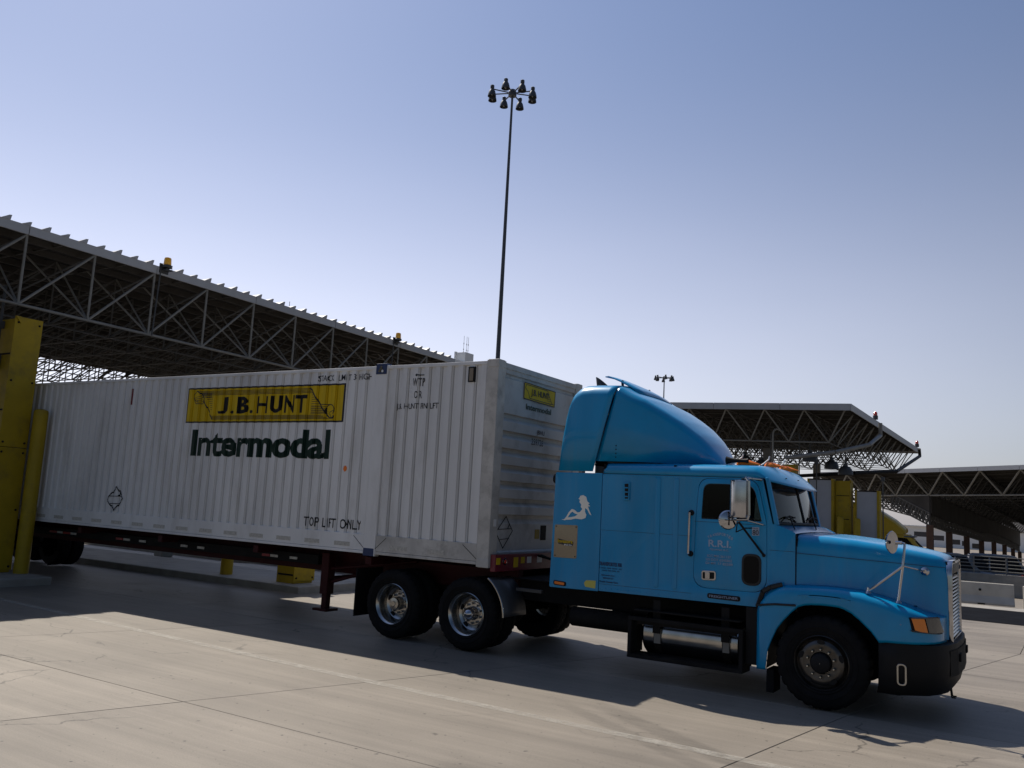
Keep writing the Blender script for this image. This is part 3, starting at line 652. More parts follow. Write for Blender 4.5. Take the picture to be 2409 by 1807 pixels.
# ------------------------------------------------------------------ yellow truck in the lane behind
ty = thing('yellow_truck', 'yellow truck cab with tall roof fairing nosing out behind the grey panels', 'truck', (-4.3, 43.55, G(43.5)), R(4))
zg = -G(43.5)
fp = [(-.35, 2.98), (-.9, 3.45), (-1.75, 3.98), (-2.6, 4.25), (-3.6, 4.42), (-3.6, 2.9), (-.5, 2.85)]
def sect(fr, ins): return fr
rows = []
for yy, sc in ((-1.15, 0), (-1.05, .12), (-.6, .2), (0, .22), (.6, .2), (1.05, .12), (1.15, 0)):
    rows.append([(a, yy, b + (sc if b > 2.95 else 0)) for a, b in fp])
fr = link('roof_fairing', MB().grid(rows, True).add(rows[0], [tuple(range(7))]).add(rows[-1], [tuple(range(7))]), M['truckyellow'], ty, sm=50)
cabp = [(-3.4, .9), (.55, .9), (.6, 1.95), (.5, 2.05), (-.2, 2.86), (-3.4, 2.9)]
link('cab', MB().prism(cabp, lambda a, b: (a, -1.12, b), lambda a, b: (a, 1.12, b)), M['truckyellow'], ty, bevel=.06)
link('visor', MB().box(-.45, .12, -1.13, 1.13, 2.70, 2.80), M['carsilver'], ty, bevel=.03)
link('windshield', MB().grid([[(.52, y, 2.08), (-.12, y, 2.74)] for y in (-1.0, -.5, 0, .5, 1.0)]), M['glassdark'], ty)
link('side_window', MB().prism([(-1.3, 2.05), (.25, 2.05), (-.3, 2.66), (-1.3, 2.7)], lambda a, b: (a, -1.127, b), lambda a, b: (a, -1.11, b)), M['glassdark'], ty)
link('hood', MB().prism([(.55, 1.0), (2.2, 1.0), (2.3, 1.5), (2.1, 1.7), (.58, 1.97)], lambda a, b: (a, -.95, b), lambda a, b: (a, .95, b)), M['truckyellow'], ty, bevel=.08)
link('bumper', MB().box(2.1, 2.45, -1.15, 1.15, .45, .95), M['black'], ty, bevel=.05)
link('panel_seam', MB().box(-2.6, -2.3, -1.165, -1.14, 3.0, 3.9), M['yellow'], ty)
for wx, wy in ((1.45, -.95), (1.45, .95), (-3.0, -.9), (-3.0, .9)):
    wh = link('wheel', MB().lathe([(.28, .15), (.46, .15), (.5, .1), (.5, -.1), (.46, -.15), (.28, -.15)], n=24, axis='Y', caps=True), M['rubber'], ty, sm=True, loc=(wx, wy, .5))
    link('rim', MB().lathe([(.28, -.16), (.1, -.12)], n=16, axis='Y', caps=True), M['alu'], wh)
link('chassis_frame', MB().box(-6.5, 1.8, -.45, .45, .6, .9), M['frame'], ty)

# ------------------------------------------------------------------ shipping container
ct = thing('shipping_container', 'long white corrugated container with a yellow scroll logo riding behind the blue truck', 'container', (-4.377, -.013, 1.153), R(.31))
PER, FO, SL, DEP, GW, GD = .205, .098, .010, .024, .014, .034      # flat land, steep flank, recess, and the open lap joint at the recess's far corner
XP = -2.04
PROF = [(0, .008), (.004, .024), (.010, .024), (.014, .008), (FO, .008), (FO + SL, .008 + DEP), (PER - SL - GW, .008 + DEP), (PER - SL - GW + .001, .008 + DEP + GD), (PER - SL - .001, .008 + DEP + GD), (PER - SL, .008 + DEP), (PER, .008)]
def corr(x):
    return interp((XP - x) % PER, [p[0] for p in PROF], [p[1] for p in PROF])
def folds(a, b):
    out = []; k = int((XP - b) / PER) - 2
    while True:
        base = XP - k * PER
        if base < a - PER: break
        for u, _ in PROF[:-1]:
            if a < base - u < b: out.append(base - u)
        k += 1
    return sorted(out)
def wall_panel(x0, x1, z0, z1, yfun, name):
    xs = [x0] + folds(x0, x1) + [x1]
    o = link(name, MB().grid([[(x, yfun(x), z0), (x, yfun(x), z1)] for x in xs]), M['white'], ct); return o
def decal(me, m, parent, name, off=.004):
    if isinstance(me, MB): me = me.mesh(name)
    b = bmesh.new(); b.from_mesh(me); xs = [v.co.x for v in b.verts]
    for x in folds(min(xs), max(xs)):
        bmesh.ops.bisect_plane(b, geom=b.verts[:] + b.edges[:] + b.faces[:], plane_co=(x, 0, 0), plane_no=(1, 0, 0), dist=1e-6)
    for v in b.verts: v.co.y = corr(v.co.x) - off
    b.to_mesh(me); b.free(); me.update()
    return link(name, me, m, parent)
LEN, WID, HT = 16.15, 2.59, 2.9
posts = [(-.2, 0), (-2.25, -2.02), (-14.2, -13.97), (-16.15, -15.95)]
for side in (0, 1):
    f = (lambda x: corr(x)) if side == 0 else (lambda x: WID - corr(x))
    for a, b in ((-2.02, -.2), (-13.97, -2.25), (-15.95, -14.2)): wall_panel(a, b, .305, 2.845, f, 'side_wall')
    y0, y1 = (0, .06) if side == 0 else (WID - .06, WID)
    link('top_rail', MB().box(-15.95, -.16, y0 + .002, y1 - .002, 2.835, 2.885), M['white'], ct, bevel=.006)
    for a, b in ((-2.02, -.2), (-13.97, -2.25), (-15.95, -14.2)):
        ya, yb = (.004, .07) if side == 0 else (WID - .07, WID - .004)
        yc, yd = (-.004, .05) if side == 0 else (WID - .05, WID + .004)
        br = link('bottom_rail', MB().box(a + .002, b - .002, ya, yb, .075, .315), M['white'] if b < -3 else M['whitegrime'] if b > -1 else M['white'], ct, bevel=.006)
        link('rail_flange', MB().box(a + .002, b - .002, yc, yd, .01 if b < -3 else .03, .072), M['whitegrime'] if b > -1 else M['white'], br, bevel=.004)
    for a, b in posts:
        ya, yb = (-.006, .203 if a == -.2 else .1) if side == 0 else (WID - (.203 if a == -.2 else .1), WID + .006)
        link('corner_post' if a in (-.2, -16.15) else 'side_post', MB().box(a, b, ya, yb, .0, 2.90 if a in (-.2, -16.15) else 2.895), M['whitegrime'] if a == -.2 else M['white'], ct, bevel=.01)
link('roof', MB().box(-15.96, -.17, .06, WID - .06, 2.84, 2.87), M['white'], ct)
link('floor', MB().box(-15.95, -.2, .07, WID - .07, .08, .14), M['frame'], ct)
link('rear_door', MB().box(-16.13, -16.08, .2, WID - .2, .1, 2.85), M['white'], ct)
# front wall with horizontal pressings
prof = [(2.845, .0), (2.74, .0), (2.726, -.035), (2.69, -.035), (2.67, -.004)]
for k in (2.165, 1.917, 1.67, 1.434, 1.2, .958, .727): prof += [(k + .003, -.004), (k - .004, -.062), (k - .055, -.062), (k - .112, -.004)]
prof = prof[:-1] + [(.60, -.03), (.22, -.03), (.20, 0), (.075, 0)]
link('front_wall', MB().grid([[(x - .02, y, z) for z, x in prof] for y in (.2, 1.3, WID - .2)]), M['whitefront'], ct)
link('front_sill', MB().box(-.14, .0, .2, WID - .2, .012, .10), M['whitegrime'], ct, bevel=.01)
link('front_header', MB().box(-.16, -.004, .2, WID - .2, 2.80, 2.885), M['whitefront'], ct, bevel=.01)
for y in (-.012, WID - .165):
    for z in (-.004, 2.785):
        for x in (-.178, -16.155):
            link('corner_casting', MB().box(x, x + .184, y, y + .177, z, z + .122), M['whitegrime'], ct, bevel=.012)
for x in (-2.243, -14.18):
    bp_ = link('lifting_plate', MB().box(x, x + .208, -.02, .1, 2.755, 2.92), M['navy'], ct, bevel=.008)
    link('warning_triangle', plate([[(x + .045, 2.785), (x + .165, 2.785), (x + .105, 2.895)]], -.024, .004), M['stain'], bp_)
    link('lifting_hole', MB().lathe([(.02, -.026), (.001, -.027)], (x + .135, 0, 2.80), 'Y', 14), M['whitepaint'], bp_)
    link('lower_casting', MB().box(x, x + .205, -.012, .1, .0, .115), M['navy'], ct, bevel=.008)
for a, b in ((-2.03, -1.82), (-.2, -.44), (-2.24, -2.46)):
    link('gusset_seam', ribbon(MB(), [(a, .105), (b, .283)], .008, lambda x, z: (x, .0012, z)), M['frame'], ct)
# markings of the long side
lg = decal(MB().add([(-6.688, 0, 2.64), (-2.879, 0, 2.625), (-2.883, 0, 2.03), (-6.68, 0, 2.033)], [(0, 1, 2, 3)]), M['logoyellow'], ct, 'logo_panel', .003)
fl = lambda x, z: (x, 0, z)
mb = MB(); ribbon(mb, [(-6.688, 2.64), (-2.879, 2.625), (-2.883, 2.03), (-6.68, 2.033), (-6.688, 2.64)], .026, fl)
for k in range(4): ribbon(mb, [(-6.40 + k * .02, 2.585 - k * .022), (-3.63 + k * .015, 2.572 - k * .022)], .009, fl)
for k in range(4): ribbon(mb, [(-5.955 - k * .015, 2.084 + k * .018), (-3.20 - k * .05, 2.08 + k * .018)], .009, fl)
ribbon(mb, [(-3.66, 2.585), (-3.58, 2.53), (-3.50, 2.42), (-3.41, 2.32), (-3.30, 2.21), (-3.22, 2.12), (-3.17, 2.085), (-3.09, 2.085), (-3.085, 2.12)], .024, fl)
ribbon(mb, [(-6.42, 2.59), (-6.30, 2.53), (-6.22, 2.40), (-6.12, 2.28), (-6.03, 2.17), (-5.96, 2.08)], .02, fl)
cur = lambda cx, cz, rx, rz, a0, a1, n=12: [(cx + rx * math.cos(R(a0 + (a1 - a0) * i / n)), cz + rz * math.sin(R(a0 + (a1 - a0) * i / n))) for i in range(n + 1)]
ribbon(mb, cur(-6.40, 2.50, .13, .09, 90, 280), .014, fl); ribbon(mb, [(-6.53, 2.50), (-6.49, 2.40), (-6.42, 2.365), (-6.24, 2.365), (-6.20, 2.40)], .014, fl); ribbon(mb, cur(-6.27, 2.43, .06, .06, -60, 150), .012, fl)
for k in range(4): ribbon(mb, [(-6.51 + k * .035, 2.47 - k * .028), (-6.32 + k * .02, 2.50 - k * .03)], .008, fl)
ribbon(mb, cur(-3.17, 2.215, .095, .09, -40, 200), .014, fl); ribbon(mb, [(-3.41, 2.305), (-3.17, 2.305)], .012, fl); ribbon(mb, [(-3.08, 2.215), (-3.17, 2.17), (-3.12, 2.09)], .010, fl)
for k in range(9): ribbon(mb, [(-6.19 + k * .025, 2.515 - k * .037), (-5.99 , 2.515 - k * .037)], .008, fl)
for k in range(5): ribbon(mb, [(-6.34 + k * .03, 2.55 - k * .02), (-6.02, 2.55 - k * .02)], .007, fl)
for k in range(10): ribbon(mb, [(-3.60, 2.50 - k * .036), (-3.56 + k * .036, 2.50 - k * .036)], .008, fl)
for k in range(4): ribbon(mb, [(-3.60, 2.27 - k * .036), (-3.24 + k * .01, 2.27 - k * .036)], .007, fl)
decal(mb, M['ink'], lg, 'emblem_lines', .0055)
x = -5.829
for ch, a, b, bd, z1 in (('J', -5.835, -5.575, .03, 2.472), ('.', -5.52, -5.44, 0, 2.235), ('B', -5.34, -5.07, .035, 2.472), ('.', -5.02, -4.94, 0, 2.235), ('H', -4.87, -4.60, .02, 2.472), ('U', -4.53, -4.26, .035, 2.472), ('N', -4.20, -3.97, .035, 2.472), ('T', -3.95, -3.69, .035, 2.472)):
    decal(text_xz(ch, a, b, 2.178, z1, 0, bd), M['ink'], lg, 'lettering', .006)
decal(text_xz('Intermodal', -6.462, -3.107, 1.427, 1.899, 0, .034, .96), M['green'], ct, 'lettering')
decal(text_xz('STACK  LIMIT  3 HIGH', -3.478, -2.346, 2.683, 2.780, 0, .006), M['ink'], ct, 'lettering')
for c_, a_, b_ in (('W', -1.522, -1.437), ('T', -1.427, -1.372), ('P', -1.36, -1.295)): decal(text_xz(c_, a_, b_, 2.553, 2.674, 0, .006), M['ink'], ct, 'lettering')
mb = MB(); ribbon(mb, [(-1.475, 2.722), (-1.33, 2.722)], .016, fl); ribbon(mb, [(-1.455, 2.738), (-1.48, 2.722), (-1.455, 2.706)], .012, fl); decal(mb, M['ink'], ct, 'arrow_mark')
for c_, a_, b_ in (('O', -1.482, -1.425), ('R', -1.41, -1.355)): decal(text_xz(c_, a_, b_, 2.37, 2.48, 0, .006), M['ink'], ct, 'lettering')
decal(text_xz('J.B. HUNT PIN LIFT', -1.822, -1.022, 2.184, 2.294, 0, .006), M['ink'], ct, 'lettering')
decal(text_xz('TOP  LIFT  ONLY', -3.53, -2.34, .367, .515, 0, .008), M['ink'], ct, 'lettering')
decal(MB().add(cur(-2.754, 1.291, .048, .048, 0, 345, 23) and [(p[0], 0, p[1]) for p in cur(-2.754, 1.291, .048, .048, 0, 345, 23)], [tuple(range(24))]), M['orange'], ct, 'round_reflector')
decal(MB().add([(-8.385, 0, 2.689), (-8.323, 0, 2.689), (-8.307, 0, 2.379), (-8.369, 0, 2.379)], [(0, 1, 2, 3)]), M['redpaint'], ct, 'red_stripe')
def placard(mb, pts, fn, k=.02):
    ribbon(mb, pts + [pts[0]], k, fn); (a, b), (c, d) = pts[1], pts[3]; e = (pts[0][1] + pts[2][1]) / 2
    ribbon(mb, [(a * .9 + c * .1, e + .05), (a * .1 + c * .9, e + .04)], k * .6, fn); ribbon(mb, [(a * .8 + c * .2, e - .09), (a * .25 + c * .75, e - .10)], k * .6, fn)
    ribbon(mb, [(a * .8 + c * .2, e + .12), (a * .7 + c * .3, e + .05)], k, fn)
mb = MB(); placard(mb, [(-8.469, .813), (-8.245, .597), (-8.486, .362), (-8.734, .564)], fl); decal(mb, M['frame'], ct, 'placard_holder', .012)
for i in range(14):
    x = -2.68 - .63 * i; link('reflective_strip', MB().box(x - .165, x + .15, .0005, .01, .118, .180), M['tape'], ct)
link('reflective_strip', MB().box(-1.75, -1.42, .0005, .01, .118, .180), M['tape'], ct); link('reflective_strip', MB().box(-1.05, -.75, .0005, .01, .118, .180), M['tape'], ct)
vt = link('vent_box', MB().box(-.51, -.395, -.012, .05, 2.585, 2.805), M['black'], ct); link('vent_cover', MB().box(-.485, -.418, -.024, -.012, 2.60, 2.785), M['tan'], vt, bevel=.006)
# markings of the front end (facing +X)
def to_front(me, x=.0): 
    return remap(me, lambda p: Vector((x + p.y, p.x, p.z)))
fg = link('logo_panel', MB().add([(-.012, .748, 2.68), (-.012, 1.70, 2.66), (-.012, 1.685, 2.42), (-.012, .748, 2.44)], [(0, 1, 2, 3)]), M['logoyellow'], ct)
ff = lambda a, b: (-.0095, a, b)
mb = MB(); ribbon(mb, [(.748, 2.68), (1.70, 2.66), (1.685, 2.42), (.748, 2.44), (.748, 2.68)], .014, ff)
ribbon(mb, [(.80, 2.655), (1.45, 2.645), (1.60, 2.46), (1.66, 2.45)], .011, ff); ribbon(mb, [(.80, 2.655), (.78, 2.60), (.85, 2.56), (.92, 2.46), (1.60, 2.45)], .011, ff)
for k in range(5): ribbon(mb, [(1.44, 2.61 - k * .03), (1.46 + k * .03, 2.61 - k * .03)], .006, ff)
link('emblem_lines', mb, M['ink'], fg)
link('lettering', to_front(text_xz('J.B. HUNT', .95, 1.50, 2.485, 2.605, .0, .02), -.0075), M['ink'], fg)
link('lettering', to_front(text_xz('Intermodal', .835, 1.605, 2.285, 2.372, .0, .025), -.018), M['green'], ct)
link('lettering', to_front(text_xz('JBHU', 1.19, 1.425, 1.925, 2.01, .0, .0), -.018), M['ink'], ct)
link('lettering', to_front(text_xz('259726', 1.04, 1.40, 1.775, 1.872, .0, .0), -.018), M['ink'], ct)
mb = MB(); placard(mb, [(.476, .702), (.668, .498), (.428, .256), (.225, .478)], lambda a, b: (-.044, a, b), .016); link('placard_holder', mb, M['frame'], ct)
link('document_plate', MB().box(-.05, -.043, 1.33, 1.46, .38, .52), M['yellow'], ct); link('document_plate', MB().box(-.05, -.042, 1.50, 1.66, .36, .58), M['frame'], ct)
link('seal_plate', MB().box(.001, .006, .08, .145, .56, .66), M['white'], ct)

# ------------------------------------------------------------------ container chassis
ch = thing('container_chassis', 'dark red skeletal trailer frame under the white container, with red front bolster and landing leg', 'trailer')
plan = rpoly([(-4.368, .03, .005), (-4.29, .03, .05), (-4.29, 2.56, .05), (-4.368, 2.56, .005)], .05, 6)
bo = link('bolster', MB().prism(plan, lambda a, b: (a, b, 1.105), lambda a, b: (a, b, 1.335)), M['bolster'], ch, bevel=.012)
link('side_marker', MB().lathe([(.05, -.006), (.048, .012), (.03, .016)], (-4.29, .27, 1.24), 'X', 20), M['chrome'], bo); link('marker_lens', MB().lathe([(.032, .012), (.02, .022), (.002, .024)], (-4.29, .27, 1.24), 'X', 16), M['redlens'], bo)
for y, w_, m in ((.105, .10, 'yellow'), (.57, .12, 'yellow'), (.76, .10, 'yellow'), (.94, .12, 'whitepaint'), (1.24, .14, 'whitepaint')):
    link('label_plate', MB().box(-4.29, -4.286, y - w_ / 2, y + w_ / 2, 1.20 if m == 'whitepaint' or w_ == .10 else 1.15, 1.29), M[m if m != 'yellow' else 'logoyellow'], bo)
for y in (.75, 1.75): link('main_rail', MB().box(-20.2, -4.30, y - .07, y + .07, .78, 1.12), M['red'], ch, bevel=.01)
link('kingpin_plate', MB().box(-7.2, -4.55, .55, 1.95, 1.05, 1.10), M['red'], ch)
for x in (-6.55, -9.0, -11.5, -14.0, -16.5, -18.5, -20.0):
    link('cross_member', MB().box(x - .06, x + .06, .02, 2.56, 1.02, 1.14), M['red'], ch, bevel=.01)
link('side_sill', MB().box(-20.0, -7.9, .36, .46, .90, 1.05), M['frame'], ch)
for y in (.45, 2.1):
    lg_ = link('landing_leg', MB().box(-7.83, -7.67, y - .08, y + .08, .45, 1.1), M['red'], ch, bevel=.01)
    link('leg_tube', MB().box(-7.80, -7.70, y - .05, y + .05, .22, .48), M['red'], lg_); link('foot', MB().box(-7.90, -7.60, y - .14, y + .14, .19, .23), M['red'], lg_, bevel=.008)
link('leg_brace', MB().tube((-7.75, .45, .62), (-6.6, .75, 1.0), .03).tube((-7.75, .45, .7), (-7.75, 2.1, .7), .03).tube((-7.7, .45, .85), (-6.0, .5, 1.09), .025), M['red'], ch)
for a, b, m in ((-15.59, -15.31, 'redtape'), (-15.31, -15.12, 'tape'), (-15.1, -14.83, 'redtape'), (-14.83, -14.63, 'tape'), (-13.3, -13.08, 'redtape'), (-13.06, -12.86, 'tape'), (-12.57, -12.37, 'tape'), (-11.34, -11.15, 'tape'), (-10.88, -10.69, 'tape'), (-9.2, -9.02, 'redtape'), (-9.0, -8.82, 'tape'), (-8.54, -8.37, 'tape')):
    link('reflective_strip', MB().box(a, b, .352, .36, .945, .985), M[m], ch)
def wheel(parent, loc, kind, flip=False):
    """loc: centre of the outer rim face; local -Y points outwards"""
    o = MB()
    def tyre(y0, wd): 
        rr = .495; k0 = len(o.v)
        o.lathe([(.285, y0 + .02), (.305, y0 + .004), (.318, y0 - .004), (.330, y0 + .003), (.345, y0 - .006), (.372, y0 - .010), (.376, y0 - .016), (.384, y0 - .016), (.388, y0 - .009), (.425, y0 - .006), (.455, y0 + .004), (.485, y0 + .03), (rr, y0 + .05), (rr, y0 + .075), (rr - .014, y0 + .078), (rr - .014, y0 + .09), (rr, y0 + .093), (rr, y0 + wd * .48), (rr - .014, y0 + wd * .485), (rr - .014, y0 + wd * .53), (rr, y0 + wd * .535), (rr, y0 + wd - .05), (.455, y0 + wd - .004), (.31, y0 + wd), (.285, y0 + wd - .02)], axis='Y', n=112)
        for q in range(k0, len(o.v)):
            x_, y_, z_ = o.v[q]; r_ = math.hypot(x_, z_)
            if r_ > .472 and (abs(y_ - y0 - .05) < .045 or abs(y_ - y0 - wd + .05) < .045) and ((q - k0) % 112) % 4 == 0: o.v[q] = (x_ * (1 - .016 / r_), y_, z_ * (1 - .016 / r_))
    if kind == 'steer': tyre(0, .29)
    else: tyre(0, .27); tyre(.33, .27)
    wh = link('wheel', o, M['rubber'], parent, sm=32, loc=loc, rotz=math.pi if flip else 0)
    if kind == 'steer':
        rim = [(.292, .03), (.296, .012), (.286, .004), (.276, .014), (.262, .05), (.250, .058), (.238, .03), (.215, .012), (.19, .006), (.165, .012), (.118, .012), (.112, .03)]
        link('rim', MB().lathe(rim, axis='Y', n=56), M['dullalu'], wh, sm=28)
        link('hub_cap', MB().lathe([(.112, .03), (.108, -.02), (.10, -.045), (.085, -.055), (.002, -.058)], axis='Y', n=28), M['black'], wh, sm=True)
        bolt_y, br, bc = .012, .145, 'alu'
        hy, hr = .012, .222
    else:
        rim = [(.292, .03), (.297, .01), (.288, .002), (.276, .012), (.262, .03), (.252, .05), (.244, .15), (.232, .185), (.20, .205), (.17, .20), (.16, .19), (.098, .188), (.092, .17)]
        link('rim', MB().lathe(rim, axis='Y', n=56), M['alu'], wh, sm=28)
        link('hub_cap', MB().lathe([(.094, .19), (.090, .12), (.084, .085), (.06, .045), (.03, .02), (.002, .012)] if kind == 'cone' else [(.094, .19), (.09, .08), (.082, .06), (.04, .055), (.035, .045), (.002, .045)], axis='Y', n=28), M['chrome'] if kind == 'cone' else M['alu'], wh, sm=True)
        bolt_y, br, bc = .185, .135, 'alu'
        hy, hr = .196, .205
    for i in range(10):
        a = 2 * math.pi * (i + .5) / 10
        link('lug_nut', MB().lathe([(.017, bolt_y + .01), (.016, bolt_y - .03), (.010, bolt_y - .042), (.001, bolt_y - .043)], (br * math.cos(a), 0, br * math.sin(a)), 'Y', 8), M[bc], wh)
        if i % 2 == 0:
            c, s = math.cos(a), math.sin(a); m = MB(); pts = []
            for k in range(14):
                t = 2 * math.pi * k / 14; u, v = .026 * math.cos(t), .042 * math.sin(t); ra = hr + u
                pts.append((ra * c - v * s, hy - .004 - (0 if kind != 'steer' else .006), ra * s + v * c))
            m.add(pts, [tuple(range(14))]); link('hand_hole', m, M['black'], wh)
    return wh
for x in (-18.2, -19.5):
    wheel(ch, (x, .02, .5), 'hub'); wheel(ch, (x, 2.52, .5), 'hub', True)
    link('axle', MB().tube((x, .2, .5), (x, 2.3, .5), .07), M['frame'], ch)

# ------------------------------------------------------------------ the blue tractor
tk = thing('semi_truck', 'sky blue long nose semi truck with tall roof fairing pulling the white container', 'truck')
YN, YF, YC = .12, 2.32, 1.22
mir = lambda y: 2 * YC - y
YD = YN - .0035
door_out = [(-1.462, 2.40, .09), (-1.494, 1.97, .01), (-1.512, 1.18, .17), (-.62, 1.165, .17), (-.628, 1.965, .02), (-.745, 2.47, .10), (-1.45, 2.470, .13)]
door_out = [(-1.455, 2.468, .13), (-1.492, 1.97, .02), (-1.512, 1.165, .18), (-.624, 1.172, .18), (-.632, 1.965, .03), (-.748, 2.472, .13)]
win = [(-1.405, 2.412, .10), (-1.428, 1.975, .02), (-.685, 1.978, .02), (-.785, 2.412, .12)]
def shrink(pts, d):
    c = (sum(p[0] for p in pts) / len(pts), sum(p[1] for p in pts) / len(pts)); return [(p[0] + (d if p[0] < c[0] else -d), p[1] + (d if p[1] < c[1] else -d), *p[2:]) for p in pts]
side_out = [(-2.755, 1.0, .01), (-.72, 1.012, .05), (-.60, 1.235, .08), (-.45, 1.28, .05), (-.312, 1.29, .01), (-.312, 1.875, .01), (-.42, 1.925, .05), (-.548, 1.962, .03), (-.655, 2.485, .02), (-2.755, 2.485, .01)]
for near in (True, False):
    y = YN + .0125 if near else mir(YN + .0125)
    body = link('cab_side', plate([rpoly(side_out), rpoly(shrink(door_out, -.004))], y, .025, .003), M['blue'], tk, sm=30)
    dr = link('door', plate([rpoly(shrink(door_out, .007)), rpoly(win)], y - (.002 if near else -.002), .026, .005), M['blue'], tk, sm=30)
    ys = y + (.012 if near else -.012)
    link('door_seal', plate([rpoly(shrink(door_out, -.02)), rpoly(shrink(door_out, .03))], ys, .012), M['seal'], body)
    link('window_seal', plate([rpoly(shrink(win, -.012)), rpoly(shrink(win, .012))], y, .012), M['seal'], dr)
    link('window_glass', plate([rpoly(shrink(win, -.005))], y + (.004 if near else -.004), .004), M['glass'], dr)
    # side extender behind the sleeper, lower half
    ex = link('side_extender', plate([rpoly([(-3.475, .985, .02), (-2.771, .995, .01), (-2.771, 2.487, .01), (-3.452, 2.487, .02)])], y, .03, .005), M['blue'], tk, sm=30)
    if near:
        hd = link('grab_handle', MB().path([(-1.545, YN, 2.045), (-1.545, YN - .07, 2.035), (-1.552, YN - .07, 1.565), (-1.552, YN, 1.555)], .014, 10), M['chrome'], tk, sm=True)
        for z in (2.045, 1.555): link('handle_foot', MB().lathe([(.035, 0), (.033, -.02), (.018, -.03)], (-1.545, YN, z), 'Y', 14), M['black'], hd)
        # peep window
        pw = link('peep_window', plate([rpoly([(-.911, 1.60), (-.911, 1.25), (-.695, 1.25), (-.695, 1.60)], .085)], YN - .006, .02, .006), M['seal'], dr)
        link('peep_glass', plate([rpoly([(-.893, 1.58), (-.893, 1.27), (-.713, 1.27), (-.713, 1.58)], .075)], YN - .0165, .004), M['glassdark'], dr)
        # door handle
        hb = link('door_handle', plate([rpoly([(-1.398, 1.366), (-1.396, 1.26), (-1.229, 1.267), (-1.229, 1.372)], .025)], YN - .006, .016, .004), M['chrome'], dr)
        link('handle_cup', plate([rpoly([(-1.386, 1.352), (-1.384, 1.274), (-1.243, 1.28), (-1.243, 1.358)], .015)], YN - .0145, .003), M['black'], dr)
        link('handle_paddle', plate([rpoly([(-1.352, 1.354), (-1.35, 1.276), (-1.30, 1.278), (-1.30, 1.356)], .01)], YN - .020, .010, .004), M['chrome'], dr)
        L_ = lambda *a, **k: link('lettering', text_xz(*a, **k), M['pale'], dr)
        # arched name
        word = 'TRANSPORTES'
        for i, c in enumerate(word):
            t = (i + .5) / len(word) * 2 - 1; ang = -t * R(27); cx = -1.18 + .155 * t; cz = 1.812 - .055 * t * t
            me = text_xz(c, -.011, .011, -.016, .016, 0, .02)
            remap(me, lambda p: Vector((cx + p.x * math.cos(ang) - p.z * math.sin(ang), YN - .0075 + p.y * .5, cz + p.x * math.sin(ang) + p.z * math.cos(ang))))
            link('lettering', me, M['pale'], dr)
        L_('R.R.I.', -1.323, -1.047, 1.655, 1.738, YN - .0075, bold=.02)
        L_('TIJUANA B.C.', -1.312, -1.073, 1.61, 1.636, YN - .0075, bold=.01)
        L_('ICC.MX.261137', -1.335, -1.045, 1.535, 1.563, YN - .0075, bold=.01)
        L_('US DOT 6245862', -1.350, -1.035, 1.492, 1.520, YN - .0075, bold=.01)
        L_('DI MY 17 82589', -1.352, -1.025, 1.449, 1.477, YN - .0075, bold=.01)
        n8 = link('number_plate', plate([[(-.803, 1.915), (-.801, 1.818), (-.717, 1.823), (-.718, 1.918)]], YN - .008, .002), M['pale'], dr)
        link('lettering', text_xz('80', -.795, -.724, 1.828, 1.885, YN - .0105, bold=.01), M['ink'], dr); link('lettering', text_xz('TRUCK', -.79, -.73, 1.893, 1.908, YN - .0105), M['ink'], dr)
        link('lettering', text_xz('TRANSPORTES RRI', -2.762, -2.449, 1.318, 1.366, YD, bold=.03), M['navy'], body)
        for (a, b, z) in ((-2.76, -2.45, 1.282), (-2.72, -2.48, 1.252)):
            link('small_print', text_xz('1IIllI IIlI lIIlI lII', a, b, z, z + .016, YD), M['navy'], body)
        link('lettering', text_xz('TIJUANA B.C.', -2.735, -2.53, 1.187, 1.208, YD, bold=.01), M['navy'], body)
        link('lettering', text_xz('MEXICO', -2.70, -2.56, 1.156, 1.174, YD, bold=.01), M['navy'], body)
        link('lettering', text_xz('Truck Owner Serv', -2.755, -2.49, 1.108, 1.132, YD, bold=.02), M['navy'], body)
        bd = link('badge', plate([rpoly([(-1.325, 1.11), (-1.325, 1.055), (-.932, 1.05), (-.932, 1.105)], .03)], YN - .004, .008, .002), M['black'], body)
        link('lettering', text_xz('FREIGHTLINER', -1.30, -.957, 1.066, 1.094, YN - .0095, bold=.0), M['pale'], body)
        vt_ = link('vent', plate([rpoly([(-2.47, 2.382), (-2.455, 2.158), (-2.372, 2.162), (-2.371, 2.388)], .012)], YN - .008, .022, .003), M['blue'], body)
        link('vent_opening', plate([rpoly([(-2.437, 2.365), (-2.425, 2.178), (-2.385, 2.18), (-2.384, 2.37)], .008)], YN - .0205, .004), M['black'], body)
        for k in range(3): link('vent_louvre', MB().box(-2.435, -2.386, YN - .03, YN - .022, 2.20 + k * .055, 2.215 + k * .055), M['blue'], body)
        for k in range(14): link('rivet', MB().lathe([(.006, 0), (.005, -.003), (.001, -.004)], (-.595, YN, 1.27 + k * .05), 'Y', 8), M['blue'], body)
        # extender decals and plates
        pl = link('steel_plate', plate([rpoly([(-3.431, 1.796), (-3.432, 1.372), (-3.094, 1.376), (-3.093, 1.803)], .02)], YN - .004, .006, .002), M['stain'], ex)
        for a, b in ((-3.41, 1.775), (-3.115, 1.78), (-3.41, 1.395), (-3.115, 1.398)): link('bolt', MB().lathe([(.010, -.007), (.008, -.011), (.001, -.012)], (a, YN, b), 'Y', 8), M['frame'], ex)
        sk = link('sticker', plate([rpoly([(-3.385, 1.62), (-3.375, 1.55), (-3.16, 1.525), (-3.14, 1.585), (-3.27, 1.60)], .02)], YN - .0085, .0015), M['ink'], ex)
